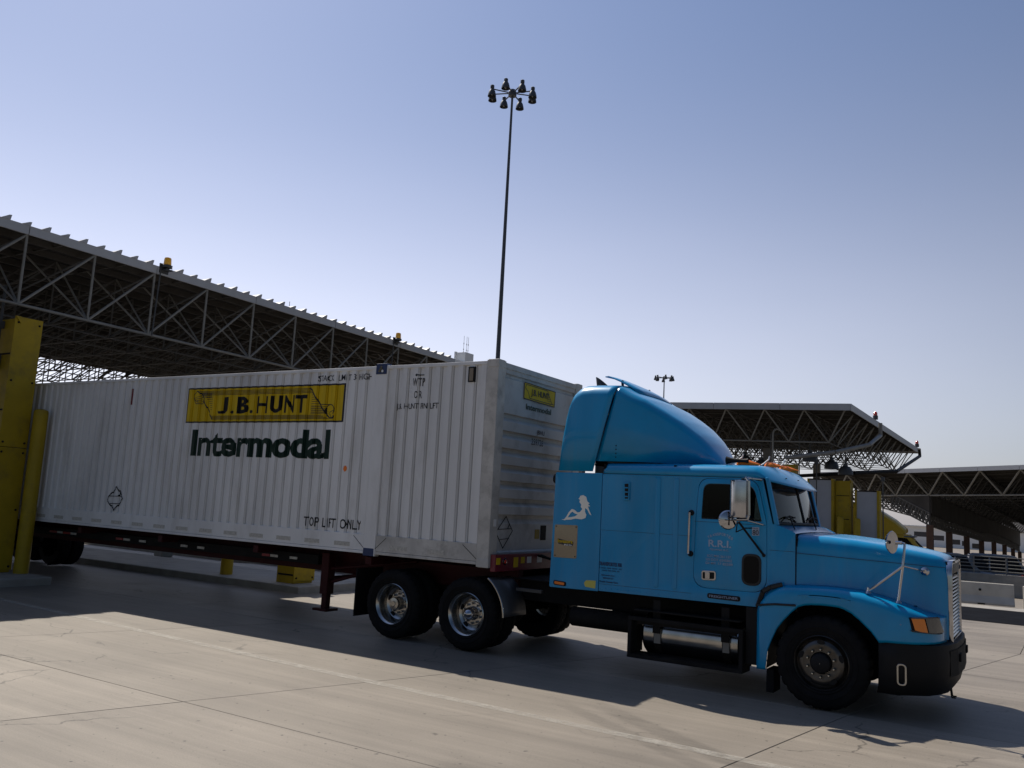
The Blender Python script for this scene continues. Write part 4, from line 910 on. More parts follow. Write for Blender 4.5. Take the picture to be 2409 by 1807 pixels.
        link('lettering', text_xz('Invasora', -3.375, -3.155, 1.563, 1.612, YN - .0105, bold=.02), M['logoyellow'], ex); link('lettering', text_xz('94.5 fm', -3.28, -3.165, 1.532, 1.553, YN - .0105, bold=.02), M['whitepaint'], ex)
        lady = [[(-3.335, 1.868), (-3.295, 1.873), (-3.262, 1.915), (-3.235, 1.965), (-3.19, 2.012), (-3.155, 2.005), (-3.105, 1.972), (-3.068, 1.978), (-3.035, 2.018), (-3.058, 2.045), (-3.052, 2.075), (-3.082, 2.11), (-3.072, 2.135), (-3.096, 2.15), (-3.082, 2.165), (-3.07, 2.19), (-3.03, 2.20), (-2.985, 2.178), (-2.965, 2.12), (-2.93, 2.095), (-2.955, 2.085), (-2.922, 2.06), (-2.955, 2.055), (-2.925, 1.99), (-2.90, 1.945), (-2.925, 1.955), (-2.962, 2.015), (-2.995, 2.035), (-2.995, 1.985), (-2.972, 1.945), (-2.985, 1.905), (-3.04, 1.885), (-3.13, 1.89), (-3.20, 1.872), (-3.26, 1.868), (-3.29, 1.86)],
                [(-3.245, 1.90), (-3.21, 1.955), (-3.18, 1.978), (-3.14, 1.955), (-3.10, 1.945), (-3.14, 1.918), (-3.20, 1.905)]]
        link('emblem_silhouette', plate(lady, YN - .004, .005), mat('silver_decal', (.75, .74, .72), .32, metal=.9), ex)
        mk = link('marker_base', plate([rpoly([(-3.415, 1.072), (-3.41, 1.018), (-3.232, 1.012), (-3.232, 1.062)], .02)], YN - .006, .012, .003), M['black'], ex)
        link('marker_lens', plate([rpoly([(-3.395, 1.060), (-3.392, 1.030), (-3.252, 1.024), (-3.252, 1.052)], .012)], YN - .0155, .01, .003), M['orange'], ex)
        link('id_tag', plate([rpoly([(-2.97, 1.075, .01), (-2.948, 1.03, .01), (-2.806, 1.022, .005), (-2.802, 1.119, .005), (-2.94, 1.114, .02)])], YN - .003, .004), mat('pale_yellow_tag', (.55, .50, .10), .5), ex)
for x in (-1.985, -1.745):
    link('body_rib', plate([rpoly([(x - .028, 1.12), (x + .028, 1.12), (x + .028, 2.455), (x - .028, 2.455)], .02)], YN - .002, .012, .005), M['blue'], tk, sm=30)
for x0, x1, z, k in ((-2.74, -1.56, 2.47, 16), (-2.74, -.76, 1.035, 26), (-3.44, -2.80, 2.465, 9), (-3.45, -2.80, 1.005, 9)):
    rv = MB()
    for i in range(k): rv.lathe([(.0075, 0), (.006, -.003), (.001, -.004)], (x0 + (x1 - x0) * i / (k - 1), YN, z), 'Y', 7)
    o = link('rivet_row', rv, M['blue'], tk); o['kind'] = 'stuff'
link('belt_seam', MB().box(-2.757, -1.53, YN - .0014, YN + .004, 1.765, 1.768), M['seal'], tk)
# black rear work lamp
link('work_lamp', MB().lathe([(.06, 0), (.075, .02), (.08, .1), (.05, .13)], (-3.52, YN + .1, 2.405), 'X', 18, True).box(-3.53, -3.43, YN + .08, YN + .12, 2.39, 2.42), M['black'], tk, sm=True)
# seam lines and gaps along the side
link('panel_seam', MB().box(-2.76, -.66, YN - .0012, YN + .004, 2.4865, 2.4925), M['seal'], tk)
link('panel_seam', MB().box(-1.51, -.64, YN - .0042, YN + .004, 1.944, 1.948), M['seal'], tk)
link('panel_seam', MB().box(-2.757, -1.53, YN - .0012, YN + .004, 1.085, 1.0885), M['seal'], tk)
link('panel_seam', MB().box(-.60, -.315, YN - .0012, YN + .004, 1.664, 1.668), M['seal'], tk)
# roof cap with rounded shoulders
ys_ = [YN + .0, YN + .003, YN + .03, YN + .10, YN + .26, .75, YC]; zs_ = [2.492, 2.55, 2.602, 2.632, 2.652, 2.668, 2.676]
sec = list(zip(ys_, zs_)); sec = sec + [(mir(a), b) for a, b in sec[-2::-1]]
rows = []
for x, dz, ins in ((-2.765, -.03, .03), (-2.745, -.008, .008), (-2.70, 0, 0), (-2.0, 0, 0), (-1.4, .0, 0), (-.95, .0, 0), (-.80, -.004, 0)):
    rows.append([(x, YC + (a - YC) * (1 - ins / 1.1), b + dz * (b - 2.49) / .19 if dz else b) for a, b in sec])
# visor carries on from the roof
def xfront(y): return -.375 - .25 * abs((y - YC) / 1.1) ** 2.2
for t in (.2, .4, .6, .8, .93, 1.0):
    r_ = []
    for a, b in sec:
        xf = xfront(a); xx = -.80 + (xf + .80) * t; zf = 2.40 + .068 * abs((a - YC) / 1.1) ** 2
        low = 2.478; edge = max(0.0, (abs(a - YC) - .80) / .30)
        zz = b + (zf - b) * (t ** 1.45)
        if b < 2.56: zz = min(b, zf + .0) if t > .9 else b + (zf - b) * (t ** 2)
        r_.append((xx, a, zz))
    rows.append(r_)
rc = link('roof_cap', MB().grid(rows), M['blue2'], tk, sm=50)
sd = rc.modifiers.new('thick', 'SOLIDIFY'); sd.thickness = .014; sd.offset = -1
for k, (a, b) in enumerate(((.35, .55), (.62, .72), (.92, .80))):
    x = -.80 + (xfront(a) + .8) * b; link('rivet', MB().lathe([(.012, 0), (.01, .008), (.001, .01)], (x, a, 2.60 - .12 * b), n=8), M['black'], rc)
# windscreen: two panes, divider, frame
def wx(y, z): return -.535 - (z - 1.962) * .235 + .075 * (1 - ((y - YC) / 1.05) ** 2)
zb0, zt0 = 1.955, 2.50
ws = None
for y0, y1 in ((YN + .07, YC - .02), (YC + .02, mir(YN + .07))):
    yy = [y0 + (y1 - y0) * i / 8 for i in range(9)]
    link('windscreen', MB().grid([[(wx(y, z), y, z) for z in (zb0 + .03, 2.2, zt0)] for y in yy]), M['glass'], tk, sm=True)
fr_ = MB(); yy = [YN + .05 + (2.2 - .1) * i / 16 for i in range(17)]
fr_.path([(wx(y, zb0 + .02) + .004, y, zb0 + .02) for y in yy], .018, 6); fr_.path([(wx(YC, z) + .002, YC, z) for z in (zb0, 2.2, zt0)], .016, 6)
for y in (YN + .055, mir(YN + .055)): fr_.path([(wx(y, z) + .004, y, z) for z in (zb0 + .02, 2.2, zt0)], .02, 6)
link('windscreen_seal', fr_, M['seal'], tk)
for y in (YN + .03, mir(YN + .03)):
    link('pillar_post', MB().prism([(-.575, 1.955), (-.505, 1.955), (-.625, 2.50), (-.70, 2.50)], lambda a, b: (a, y - .03, b), lambda a, b: (a + .012, y + .02, b)), M['blue'], tk, bevel=.012)
for y in (.55, 1.65):
    link('wiper', MB().path([(-.36, y - .25, 1.92), (wx(y, 2.06) + .035, y, 2.06), (wx(y, 2.02) + .03, y + .28, 2.00)], .008, 6).path([(wx(y, 2.0) + .02, y - .22, 2.03), (wx(y, 2.06) + .03, y, 2.07), (wx(y, 2.02) + .02, y + .3, 2.05)], .007, 6), M['black'], tk)
# cowl between windscreen and hood
link('cowl', MB().grid([[(wx(y, zb0) - .01, y, zb0 + .0), (-.42, y, 1.925 + .02 * (1 - ((y - YC) / 1.1) ** 2)), (-.312, y, 1.868 + .02 * (1 - ((y - YC) / 1.1) ** 2))] for y in [YN + 2.2 * i / 12 for i in range(13)]]), M['blue'], tk, sm=True)
# cab insides
ci = link('cab_interior', MB().box(-1.80, -1.77, .15, 2.29, 1.0, 2.62).box(-2.74, -.5, .15, 2.29, 1.02, 1.06).box(-.85, -.48, .16, 2.28, 1.06, 1.80).box(-2.75, -2.72, .13, 2.31, 1.0, 2.62), M['interior'], tk)
for y in (.62, 1.82):
    st_ = link('seat', MB().box(-1.55, -1.05, y - .25, y + .25, 1.30, 1.48).box(-1.66, -1.50, y - .24, y + .24, 1.45, 2.05), M['seat'], tk, bevel=.05)
    link('headrest', MB().box(-1.64, -1.54, y - .13, y + .13, 2.06, 2.24), M['seat'], st_, bevel=.04)
link('steering_wheel', MB().path([(-1.0 + .06 * math.cos(t / 14 * 2 * math.pi), 1.82 + .22 * math.sin(t / 14 * 2 * math.pi), 1.86 + .16 * math.cos(t / 14 * 2 * math.pi)) for t in range(15)], .015, 6).tube((-1.0, 1.82, 1.86), (-.8, 1.82, 1.7), .03), M['black'], tk)
link('sun_blind', MB().grid([[(-.70 + .10 * (1 - ((y - YC) / 1.05) ** 2), y, 2.49), (-.67 + .09 * (1 - ((y - YC) / 1.05) ** 2), y, 2.40)] for y in [.3 + 1.84 * i / 8 for i in range(9)]]), M['interior'], tk)

# roof fairing: rear upright part and sloping nose
def fair_sec(yn, zb, zt, n=10, crown=.045, sh=.20, lean=.05):
    s = [(yn, zb), (yn + lean * .35, zb + (zt - zb) * .5), (yn + lean, max(zb + .01, zt - sh))]
    for i in range(1, n):
        t = i / n * math.pi / 2; k = min(sh, (zt - zb) * .8); s.append((yn + lean + sh * 1.1 * (1 - math.cos(t)), zt - k * (1 - math.sin(t))))
    ye = s[-1][0]; s += [(ye + (YC - ye) * .35, zt + crown * .6), (ye + (YC - ye) * .7, zt + crown * .9), (YC, zt + crown)]
    return s + [(mir(a), b) for a, b in s[-2::-1]]
rows = [[(x + 0.0, a, b) for a, b in fair_sec(YN + i_, 2.515, zt)] for x, zt, i_ in ((-3.425, 3.38, .015), (-3.40, 3.51, .008), (-3.36, 3.60, .004), (-3.29, 3.655, 0), (-3.2, 3.685, 0), (-3.03, 3.69, 0), (-2.80, 3.685, 0), (-2.735, 3.68, 0))]
# the rear edge leans with height
rows = [[(x + (b - 2.515) * .085 * max(0, (-2.735 - x) / .69) if x < -2.81 else (-2.915 if x > -2.76 else -2.98) + (b - 2.515) * (.228 if x > -2.76 else .2), a, b) for x, a, b in r_] for r_ in rows]
rf = link('rear_fairing', MB().grid(rows), M['blue'], tk, sm=45); rf.modifiers.new('thick', 'SOLIDIFY').thickness = .02
px = [-2.64, -2.5, -2.4, -2.3, -2.07, -1.87, -1.67, -1.57, -1.475, -1.43, -1.41]; pz = [3.675, 3.60, 3.55, 3.505, 3.365, 3.23, 3.06, 2.95, 2.82, 2.73, 2.68]
rows = []
N = 40
for i in range(N + 1):
    t = i / N; x = -2.64 + 1.23 * t; zt = interp(x, px, pz) - .015; yn = YN + .06 + .70 * t ** 2.1 + .16 * max(0, (t - .9) / .1) ** 2
    sh = min(.13, (zt - 2.655) * .7 + .006)
    rr_ = fair_sec(yn, 2.655, zt, 10, .03 * min(1, (zt - 2.64) / .3), sh, .03 * min(1, (zt - 2.64) / .5))
    rr_ = [(a if abs(a - YC) < .02 or (yn < a < mir(yn)) or abs(a - yn) < 1e-6 or abs(a - mir(yn)) < 1e-6 else min(max(a, yn), mir(yn)), b) for a, b in rr_]
    rr_ = [(min(a, YC) if q <= len(rr_) // 2 else max(a, YC), b) for q, (a, b) in enumerate(rr_)]
    rows.append([(x - (max(0, .2 - t) / .2) * .26 * (1 - (b - 2.655) / .98), a, b) for a, b in rr_])
nf = link('roof_fairing', MB().grid(rows), M['blue2'], tk, sm=45); nf.modifiers.new('thick', 'SOLIDIFY').thickness = .015
link('fairing_gap', MB().grid([[(-2.69 - .25 * (1 - (z - 2.655) / .95), y, z) for z in (2.60, 3.0, 3.36, 3.50)] for y in (YN + .14, YC, mir(YN + .14))]), M['black'], tk)
link('fairing_seal', MB().path([(-2.72, YN + .07, 2.642), (-2.0, YN + .26, 2.648), (-1.55, YN + .66, 2.665)], .012, 6).path([(-2.72, mir(YN + .07), 2.642), (-2.0, mir(YN + .26), 2.648), (-1.55, mir(YN + .66), 2.665)], .012, 6), M['seal'], tk)
for k in range(4): link('bolt', MB().lathe([(.009, 0), (.007, -.005), (.001, -.006)], (-2.617, YN + .068, 2.71 + k * .05), 'Y', 8), M['black'], nf)
# trim tab on top of the fairing
dv = MB(); dr_ = []
for x, z in ((-3.02, 3.86), (-2.97, 3.865), (-2.78, 3.785), (-2.62, 3.70), (-2.50, 3.615)):
    dr_.append([(x, y, z + .015 - .02 * ((y - YC) / .6) ** 2) for y in (.62, .9, YC, 1.54, 1.82)])
df = link('fairing_deflector', dv.grid(dr_), M['blue2'], tk, sm=45); df.modifiers.new('thick', 'SOLIDIFY').thickness = .012
for y in (.75, 1.7): link('deflector_strut', MB().tube((-2.80, y, 3.66), (-2.82, y, 3.81), .018), M['black'], df)
# orange lamps on the cab roof, in pale tie loops
for x, y, s, lb in ((-1.0, .50, .78, 0), (-.78, .86, .66, 0), (-1.0, 1.94, .78, 0), (-.78, 1.58, .66, 0)):
    rows = [[(x + s * a, y + s * w_ * math.cos(t), 2.655 + s * h_ * max(0, math.sin(t)) + s * .01) for t in [math.pi * i / 10 for i in range(11)]] for a, w_, h_ in ((-.15, .01, .02), (-.13, .05, .06), (-.08, .075, .10), (0, .075, .095), (.1, .055, .06), (.19, .03, .03), (.24, .008, .01))]
    ol = link('roof_marker_lamp', MB().grid(rows), M['orange'], tk, sm=True)
    link('lamp_tie', MB().path([(x - .22 * s, y - .09, 2.66), (x - .14 * s, y - .05, 2.70), (x - .06 * s, y, 2.76), (x - .045 * s, y, 2.80)], .009, 6), M['whitepaint'], ol)
link('air_horn', MB().lathe([(.05, -1.22), (.03, -1.15), (.02, -1.0), (.03, -.95)], (0, .42, 2.71), 'X', 12), M['black'], tk, sm=True)
# exhaust stack
link('exhaust_stack', MB().lathe([(.145, 1.1), (.145, 3.80)], (-3.62, 1.95, 0), n=24, caps=True), M['darklamp'], tk, sm=True)
link('exhaust_tip', MB().grid([[(-3.62 - ox + .15 * k_ * math.cos(t), 1.95 + .15 * k_ * math.sin(t), zz + sl * (-math.cos(t))) for t in [2 * math.pi * i / 24 for i in range(24)]] for ox, zz, sl, k_ in ((0, 3.80, 0, .98), (0, 3.86, .0, 1.02), (.02, 3.90, .05, 1.02), (.05, 3.945, .13, .95))], True), M['darklamp'], tk, sm=True)


# hood
hx = [-.298, 0, .3, .6, .9, 1.05, 1.13, 1.175, 1.195]; hz = [1.872, 1.866, 1.843, 1.806, 1.762, 1.735, 1.712, 1.675, 1.60]
def hy(x): return interp(x, [-.3, .2, .7, 1.1, 1.195], [.135, .235, .42, .585, .64])
def hood_sec(x, zt, zl, ins=0):
    y = hy(x) + ins; s = [(y, zl), (y + .004, zl + (zt - zl) * .5), (y + .012, zt - .16)]
    for i in range(1, 7):
        t = i / 6 * math.pi / 2; s.append((y + .012 + .14 * (1 - math.cos(t)), zt - .16 + .15 * math.sin(t)))
    s += [(y + .30, zt), (YC, zt + .012)]; return s + [(mir(a), b) for a, b in s[-2::-1]]
rows = [[(x, a, b) for a, b in hood_sec(x, z, 1.17 if x < 1.0 else .83, 0 if x < 1.17 else .012)] for x, z in zip(hx, hz)]
ho = link('hood', MB().grid(rows), M['blue'], tk, sm=45)
mb = MB()
for y_s in (0, 1):
    pts = [(x, (hy(x) - .0008) if not y_s else mir(hy(x) - .0008), 1.655 - .06 * (x + .3) / 1.5) for x in hx[:-1]]
    mb.path(pts, .0035, 4)
link('hood_seam', mb, M['seal'], ho)
link('hood_gap', MB().box(-.309, -.299, YN + .01, YN + .03, 1.29, 1.86).box(-.312, -.29, YN + .03, mir(YN + .03), 1.0, 1.82), M['black'], tk)
# nose panel and grille
nose = MB(); ny = [.64, .70, YC, mir(.70), mir(.64)]
link('nose_panel', MB().grid([[(1.19, .655, z), (1.196, .70, z)] for z in (.80, 1.3, 1.58)]).grid([[(1.19, mir(.655), z), (1.196, mir(.70), z)] for z in (.80, 1.3, 1.58)]).add([(1.192, .655, 1.58), (1.192, mir(.655), 1.58), (1.185, mir(.75), 1.68), (1.185, .75, 1.68)], [(0, 1, 2, 3)]), M['blue'], tk)
gs = link('grille', MB().box(1.17, 1.18, .70, mir(.70), .80, 1.66), M['black'], tk)
fs = MB(); ring_o = rpoly([(.668, .785, .03), (mir(.668), .785, .03), (mir(.668), 1.665, .16), (.668, 1.665, .16)]); ring_i = rpoly([(.70, .815, .02), (mir(.70), .815, .02), (mir(.70), 1.635, .14), (.70, 1.635, .14)])
link('grille_surround', remap(curve_mesh([ring_o, ring_i], .025, .006), lambda c: Vector((1.205 + c.z, c.x, c.y))), M['chrome'], gs, sm=40)
for k in range(17): link('grille_slat', MB().prism([(0, 0), (.035, -.022), (.04, -.016), (.005, .006)], lambda a, b: (1.185 + a, .705, .855 + k * .0395 + b), lambda a, b: (1.185 + a, mir(.705), .855 + k * .0395 + b)), M['alu'], gs)
link('emblem', remap(curve_mesh([rpoly([(.85, 1.53), (mir(.85), 1.53), (mir(.85), 1.625), (.85, 1.625)], .04)], .01, .004), lambda c: Vector((1.215 + c.z, c.x, c.y))), M['darklamp'], gs, sm=40)
# fenders
fx = [-.705, -.66, -.60, -.579, -.54, -.48, -.404, -.32, -.246, -.17, -.1, 0, .1, .18, .231, .31, .395, .45, .508, .55, .587, .66, .75, .83, .90, .96, 1.01, 1.06, 1.10, 1.14, 1.165, 1.18]
lowx = [-.705, -.60, -.579, -.54, -.48, -.404, -.32, -.246, -.17, -.1, 0, .1, .18, .231, .31, .395, .45, .508, .55, .587, .66, 1.2]; lowz = [.34, .345, .55, .66, .80, .905, 1.00, 1.07, 1.095, 1.105, 1.112, 1.112, 1.108, 1.095, 1.06, .996, .945, .892, .84, .788, .80, .815]
topx = [-.705, -.69, -.587, -.50, -.407, -.2, .046, .2, .38, .622, .856, .978, 1.1, 1.2]; topz = [1.045, 1.07, 1.215, 1.262, 1.285, 1.303, 1.31, 1.305, 1.291, 1.239, 1.164, 1.118, 1.085, 1.06]
def fo(x): return interp(x, [-.71, -.69, .6, .75, .83, .90, .96, 1.01, 1.06, 1.10, 1.14, 1.165, 1.18], [.03, .0, 0, .004, .018, .045, .08, .122, .18, .245, .34, .45, .60])
for near in (True, False):
    rows = []
    for x in fx:
        zt, zl, yo = interp(x, topx, topz), interp(x, lowx, lowz), fo(x); k = min(.10, (zt - zl) * .5); yi = max(hy(x) + .01, yo + .03)
        hb_ = min(.11, (yi - yo) * .7)
        s = [(yo + .012, zl), (yo, zl + .03), (yo, zl + (zt - zl) * .55), (yo, zt - k)]
        for i in range(1, 6):
            t = i / 5 * math.pi / 2; s.append((yo + hb_ * (1 - math.cos(t)), zt - k + k * math.sin(t)))
        s.append((yi, zt + .012))
        rows.append([(x, a if near else mir(a), b) for a, b in s])
    fe = link('fender', MB().grid(rows), M['blue2'], tk, sm=50)
    so = fe.modifiers.new('thick', 'SOLIDIFY'); so.thickness = .02; so.offset = 0 if False else -1 if near else -1
    f_ = (lambda y: y) if near else mir
    # inner arch
    ar = [(x, interp(x, lowx, lowz)) for x in fx if -.60 <= x <= .60]
    link('wheel_arch', MB().grid([[(x, f_(.03), z + .012), (x, f_(.50), z + .02)] for x, z in ar]), M['black'], fe, sm=50)
    link('fender_trim', MB().path([(-.70, f_(-.006), 1.045), (-.50, f_(-.008), 1.075), (-.27, f_(-.006), 1.085)], .012, 6).path([(-.72, f_(.10), 1.02), (-.64, f_(.02), 1.20), (-.56, f_(.03), 1.255), (-.44, f_(.08), 1.292)], .028, 6), M['seal'], fe)
    # headlight set into the curved corner
    def on(x, z, d=.012):
        y = fo(x); e = .004; dx, dy = 2 * e, fo(x + e) - fo(x - e); L = math.hypot(dx, dy); return (x + dy / L * d, f_(y - dx / L * d), z)
    n = 10
    def patch(xa, xb, za0, za1, zb0_, zb1, d, sl=.03): return MB().grid([[on(xa + (xb - xa) * i / n + sl * (1 - j / 4), (za0 + (zb0_ - za0) * i / n) + ((za1 + (zb1 - za1) * i / n) - (za0 + (zb0_ - za0) * i / n)) * j / 4, d) for j in range(5)] for i in range(n + 1)])
    hl = link('headlight', patch(.875, 1.125, .935, 1.082, .912, 1.094, .004), M['black'], fe, sm=True)
    hm_ = patch(1.015, 1.125, .925, 1.075, .930, 1.080, .016); link('headlight_lens', hm_, M['lens'], hl, sm=True)
    link('turn_signal', patch(.895, 1.005, .955, 1.070, .925, 1.073, .018), M['amber'], hl, sm=True)
    for z in (.918, 1.083): link('headlight_trim', MB().path([on(.89 + .24 * i / n, z + (.03 if z < 1 else -.008) * (1 - i / n) , .014) for i in range(n + 1)], .006, 6), M['darklamp'], hl)
    if near: link('fender_rivet', MB().lathe([(.008, -.002), (.005, -.006)], (.80, .012, 1.0), 'Y', 8), M['pale'], fe)
# hood mirror on its tripod
hmr = link('hood_mirror', MB().lathe([(.002, -.05), (.06, -.042), (.105, -.02), (.122, 0), (.118, .008), (.002, .008)], (0, 0, 0), 'X', 28), M['chrome'], tk, sm=30, loc=(.71, .10, 1.843), rotz=R(-20))
link('mirror_stem', MB().path([(.04, 0, -.0), (.10, .02, 0)], .02, 8), M['chrome'], hmr, sm=True)
tp = link('mirror_tripod', MB().path([(.80, .12, 1.843), (.835, .11, 1.835), (.832, .10, 1.78), (.818, .08, 1.60), (.785, .09, 1.36), (.772, .08, 1.235)], .013, 10).path([(.815, .08, 1.595), (.472, .10, 1.305)], .014, 10).path([(.818, .09, 1.60), (.93, .33, 1.565), (.985, .52, 1.545)], .010, 8), M['chrome'], tk, sm=True)
for a, b, c in ((.772, .08, 1.215), (.47, .10, 1.285)): link('tripod_foot', MB().lathe([(.035, 0), (.03, .015), (.016, .03), (.014, .06)], (a, b, c), n=14, caps=True), M['chrome'], tp, sm=True)
link('tripod_foot', MB().lathe([(.045, -.01), (.045, -.03), (.02, -.045)], (.985, .53, 1.545), 'Y', 18, True), M['chrome'], tp, sm=True)
# west-coast door mirror with bracket and round mirror
mr = MB(); rows = []
for z, s in ((-.215, .75), (-.21, .98), (-.19, 1), (.19, 1), (.21, .98), (.215, .75)):
    rows.append([(.085 * math.cos(t) * s, (-.095 * math.sin(t) if math.sin(t) > 0 else -.02 * math.sin(t)) * s, z) for t in [2 * math.pi * i / 28 for i in range(28)]])
mo = MB().grid(rows, True); mo.add(rows[0], [tuple(range(28))]); mo.add(rows[-1], [tuple(range(28))])
sm_ = link('side_mirror', mo, M['chrome'], tk, sm=40, loc=(-.878, -.16, 2.232), rotz=R(20))
sm_.scale = (1.22, 1, 1)
br_ = link('mirror_bracket', MB().path([(-.70, YN, 2.47), (-.78, -.02, 2.475), (-.86, -.10, 2.47), (-.80, -.16, 2.475), (-.765, -.17, 2.44), (-.758, -.17, 2.05), (-.775, -.17, 2.0), (-.90, -.15, 1.992)], .017, 10).path([(-.88, -.13, 1.992), (-.80, -.02, 1.985), (-.68, YN, 1.95)], .012, 8), M['chrome'], tk, sm=True)
link('bracket_brace', MB().path([(-.885, -.14, 1.97), (-.66, YN - .01, 1.60)], .013, 8).path([(-.90, -.14, 1.96), (-.94, -.05, 1.85), (-.86, .02, 1.90), (-.80, YN, 1.905)], .007, 6).lathe([(.02, 0), (.02, -.02)], (-.66, YN, 1.60), 'Y', 10, True), M['black'], br_, sm=True)
rm = link('round_mirror', MB().lathe([(.002, -.03), (.05, -.024), (.10, -.008), (.112, .006), (.108, .014), (.002, .014)], axis='Y', n=28), M['chrome'], tk, sm=30, loc=(-1.005, -.15, 1.984), rotz=R(38))
link('mirror_clip', MB().tube((0, -.035, -.06), (0, -.035, .03), .006).tube((-.05, -.035, 0), (.05, -.035, .0), .006), M['black'], rm)

# bumper
bp_ = [(.58, .02), (.80, .03), (.98, .10), (1.12, .22), (1.21, .40), (1.265, .70), (1.285, YC)]
bp_ = bp_ + [(a, mir(b)) for a, b in bp_[-2::-1]]
def bump_row(z, d): 
    c = (.6, YC); return [(a - d * (1 if a > .9 else .3), b + (d * (1 if b < YC else -1)) * (1 if abs(b - YC) > .6 else 0), z) for a, b in bp_]
rows = [bump_row(.815, .06), bump_row(.80, .0), bump_row(.66, -.01), bump_row(.50, -.005), bump_row(.36, .03), bump_row(.27, .09), bump_row(.25, .16)]
bu = link('bumper', MB().grid(rows), M['black'], tk, sm=40); bu.modifiers.new('thick', 'SOLIDIFY').thickness = .02
tr_ = remap(curve_mesh([rpoly([(.70, .385), (.79, .385), (.79, .60), (.70, .60)], .045), rpoly([(.712, .397), (.778, .397), (.778, .588), (.712, .588)], .034)], .004, .003), lambda c: Vector((c.x + .06, .018 + c.z, c.y)))
link('fog_lamp_ring', tr_, M['alu'], bu)
link('centre_plate', MB().grid([[(interp(y, [.40, .70, YC], [1.21, 1.265, 1.285]) + .014 if y <= YC else interp(mir(y), [.40, .70, YC], [1.21, 1.265, 1.285]) + .014, y, z) for y in (.42, .7, 1.0, YC, 1.44, 1.74, 2.02)] for z in (.47, .74)]), M['frame'], bu)
for y in (.75, 1.55): link('tow_slot', MB().box(1.27, 1.302, y, y + .14, .60, .68), M['rubber'], bu)
for y in (.9, 1.0): link('plate_bracket', MB().tube((1.18, y, .27), (1.19, y, .19), .008).tube((1.19, y, .19), (1.23, y, .19), .008), M['black'], bu)
link('front_axle', MB().tube((0, .3, .45), (0, 2.14, .45), .07).box(-.6, .7, .62, .72, .5, .62).box(-.6, .7, 1.72, 1.82, .5, .62), M['frame'], tk)
link('radiator', MB().box(.95, 1.1, .75, 1.69, .5, 1.5), M['black'], tk)
link('engine_block', MB().box(-.4, .85, .8, 1.64, .45, 1.35), M['frame'], tk)
# chassis
for y in (.79, 1.65): link('frame_rail', MB().box(-6.75, 1.0, y - .045, y + .045, .70, .97), M['frame'], tk)
for x in (-6.7, -5.4, -4.0, -2.9): link('frame_cross_member', MB().box(x - .06, x + .06, .83, 1.61, .72, .95), M['frame'], tk)
fwh = link('fifth_wheel', MB().box(-5.9, -4.9, .75, 1.69, .99, 1.05), M['frame'], tk, bevel=.02)
for x in (-4.716, -6.036):
    k = 'cone' if x > -5 else 'hub'
    wheel(tk, (x, .0, .5), k); wheel(tk, (x, 2.44, .5), k, True)
    link('drive_axle', MB().tube((x, .2, .5), (x, 2.24, .5), .08).lathe([(.05, -.25), (.2, -.1), (.22, 0), (.2, .1), (.05, .25)], (x, 1.22, .5), 'X', 16), M['frame'], tk)
    link('air_bag', MB().lathe([(.1, .55), (.13, .58), (.13, .66), (.1, .70)], (x - .3, .79, 0), n=14, caps=True).lathe([(.1, .55), (.13, .58), (.13, .66), (.1, .70)], (x - .3, 1.65, 0), n=14, caps=True), M['rubber'], tk)
wheel(tk, (0, .0, .5), 'steer'); wheel(tk, (0, 2.44, .5), 'steer', True)
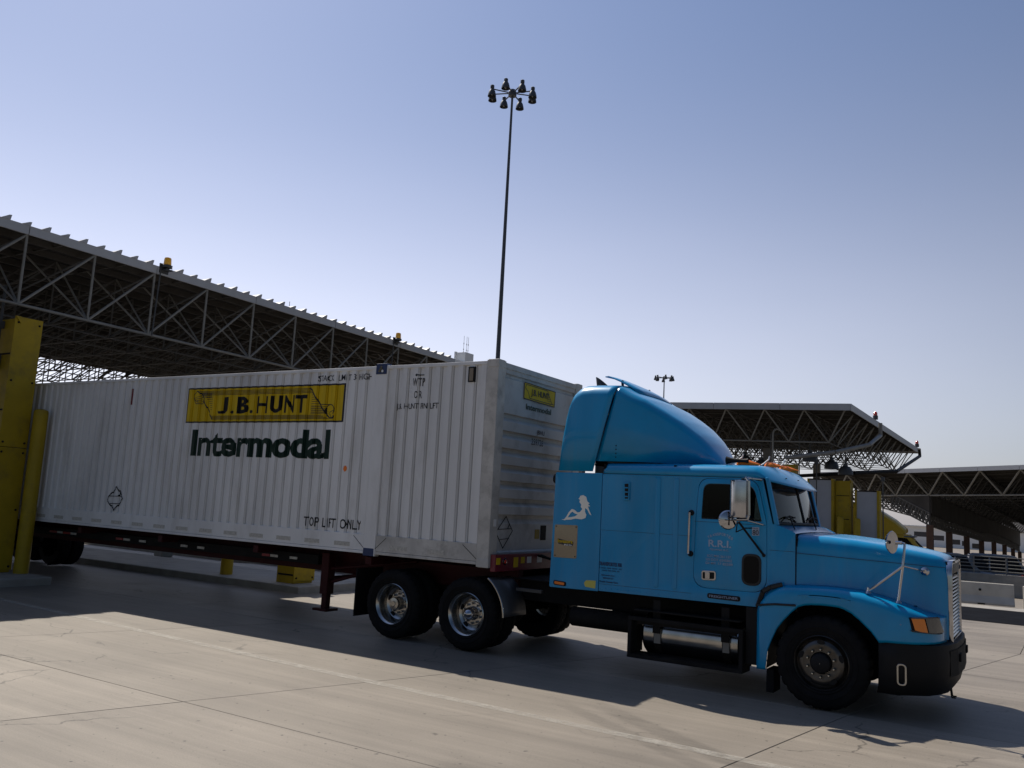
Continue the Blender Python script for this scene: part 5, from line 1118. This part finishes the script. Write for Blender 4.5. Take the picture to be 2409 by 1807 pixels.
for f_ in ((lambda y: y), mir):
    arc = [(-4.716 + .62 * math.cos(R(a)), .5 + .62 * math.sin(R(a))) for a in range(2, 62, 6)]
    qf = link('quarter_fender', MB().grid([[(x, f_(y), z) for y in (.0, .3, .58)] for x, z in arc]), M['darklamp'], tk, sm=True); qf.modifiers.new('thick', 'SOLIDIFY').thickness = .012
    link('fender_edge', MB().path([(x, f_(-.004), z) for x, z in arc], .012, 6), M['alu'], qf); link('fender_bracket', MB().box(-4.10, -3.7, min(f_(.3), f_(.36)), max(f_(.3), f_(.36)), .86, .90), M['darklamp'], qf)
    link('mud_flap', MB().box(-6.75, -6.73, min(f_(.0), f_(.6)), max(f_(.0), f_(.6)), .25, .95), M['rubber'], tk)
    # fuel tank with step frame
    tkk = link('fuel_tank', MB().lathe([(.10, -2.20), (.24, -2.19), (.27, -2.16), (.27, -.98), (.24, -.95), (.10, -.94)], (0, f_(.47), .535), 'X', 40, True), M['alu'], tk, sm=30)
    for x in (-1.98, -1.12):
        link('tank_strap', MB().lathe([(.276, x - .045), (.276, x + .045)], (0, f_(.47), .535), 'X', 40), M['frame'], tkk)
        link('strap_bracket', MB().box(x - .045, x + .05, min(f_(.16), f_(.185)), max(f_(.16), f_(.185)), .56, .96), M['frame'], tkk)
    sf = link('step_frame', MB().box(-2.30, -.87, min(f_(.03), f_(.08)), max(f_(.03), f_(.08)), .70, .745).box(-2.30, -2.255, min(f_(.035), f_(.40)), max(f_(.035), f_(.40)), .30, .699).box(-.915, -.87, min(f_(.035), f_(.40)), max(f_(.035), f_(.40)), .30, .699).box(-2.30, -.87, min(f_(.03), f_(.34)), max(f_(.03), f_(.34)), .255, .299), M['frame'], tk)
    link('step_tread', MB().box(-2.25, -.92, min(f_(.085), f_(.36)), max(f_(.085), f_(.36)), .815, .83), M['frame'], sf)
    for k in range(28): 
        pass
    bt = link('bracket_strip', MB().box(-2.2, -.95, min(f_(.085), f_(.095)), max(f_(.085), f_(.095)), .655, .695), M['frame'], sf)
    for x in (-1.97, -1.11): link('strap_buckle', MB().box(x - .04, x + .04, min(f_(.175), f_(.20)), max(f_(.175), f_(.20)), .44, .62), M['steel'], sf)
link('splash_guard', MB().box(-.86, -.72, .12, .5, .36, 1.0), M['black'], tk)
link('cab_step', MB().box(-.60, -.52, .05, .34, .10, .35), M['rubber'], tk)
link('air_tank', MB().lathe([(.05, -3.4), (.13, -3.36), (.13, -2.5), (.05, -2.46)], (0, .62, .58), 'X', 20, True), M['frame'], tk, sm=30)
link('battery_box', MB().box(-3.3, -2.6, 1.7, 2.35, .5, .95), M['frame'], tk, bevel=.02)
link('deck_plate', MB().box(-4.4, -2.8, .6, 1.84, .985, 1.0), M['frame'], tk)
link('air_line', MB().path([(-2.8, 1.0, 1.9), (-3.2, 1.0, 1.35), (-3.9, 1.1, 1.25), (-4.3, 1.2, 1.3)], .018, 6).path([(-2.8, 1.4, 1.9), (-3.3, 1.4, 1.4), (-4.0, 1.3, 1.22), (-4.3, 1.3, 1.3)], .018, 6), M['black'], tk)
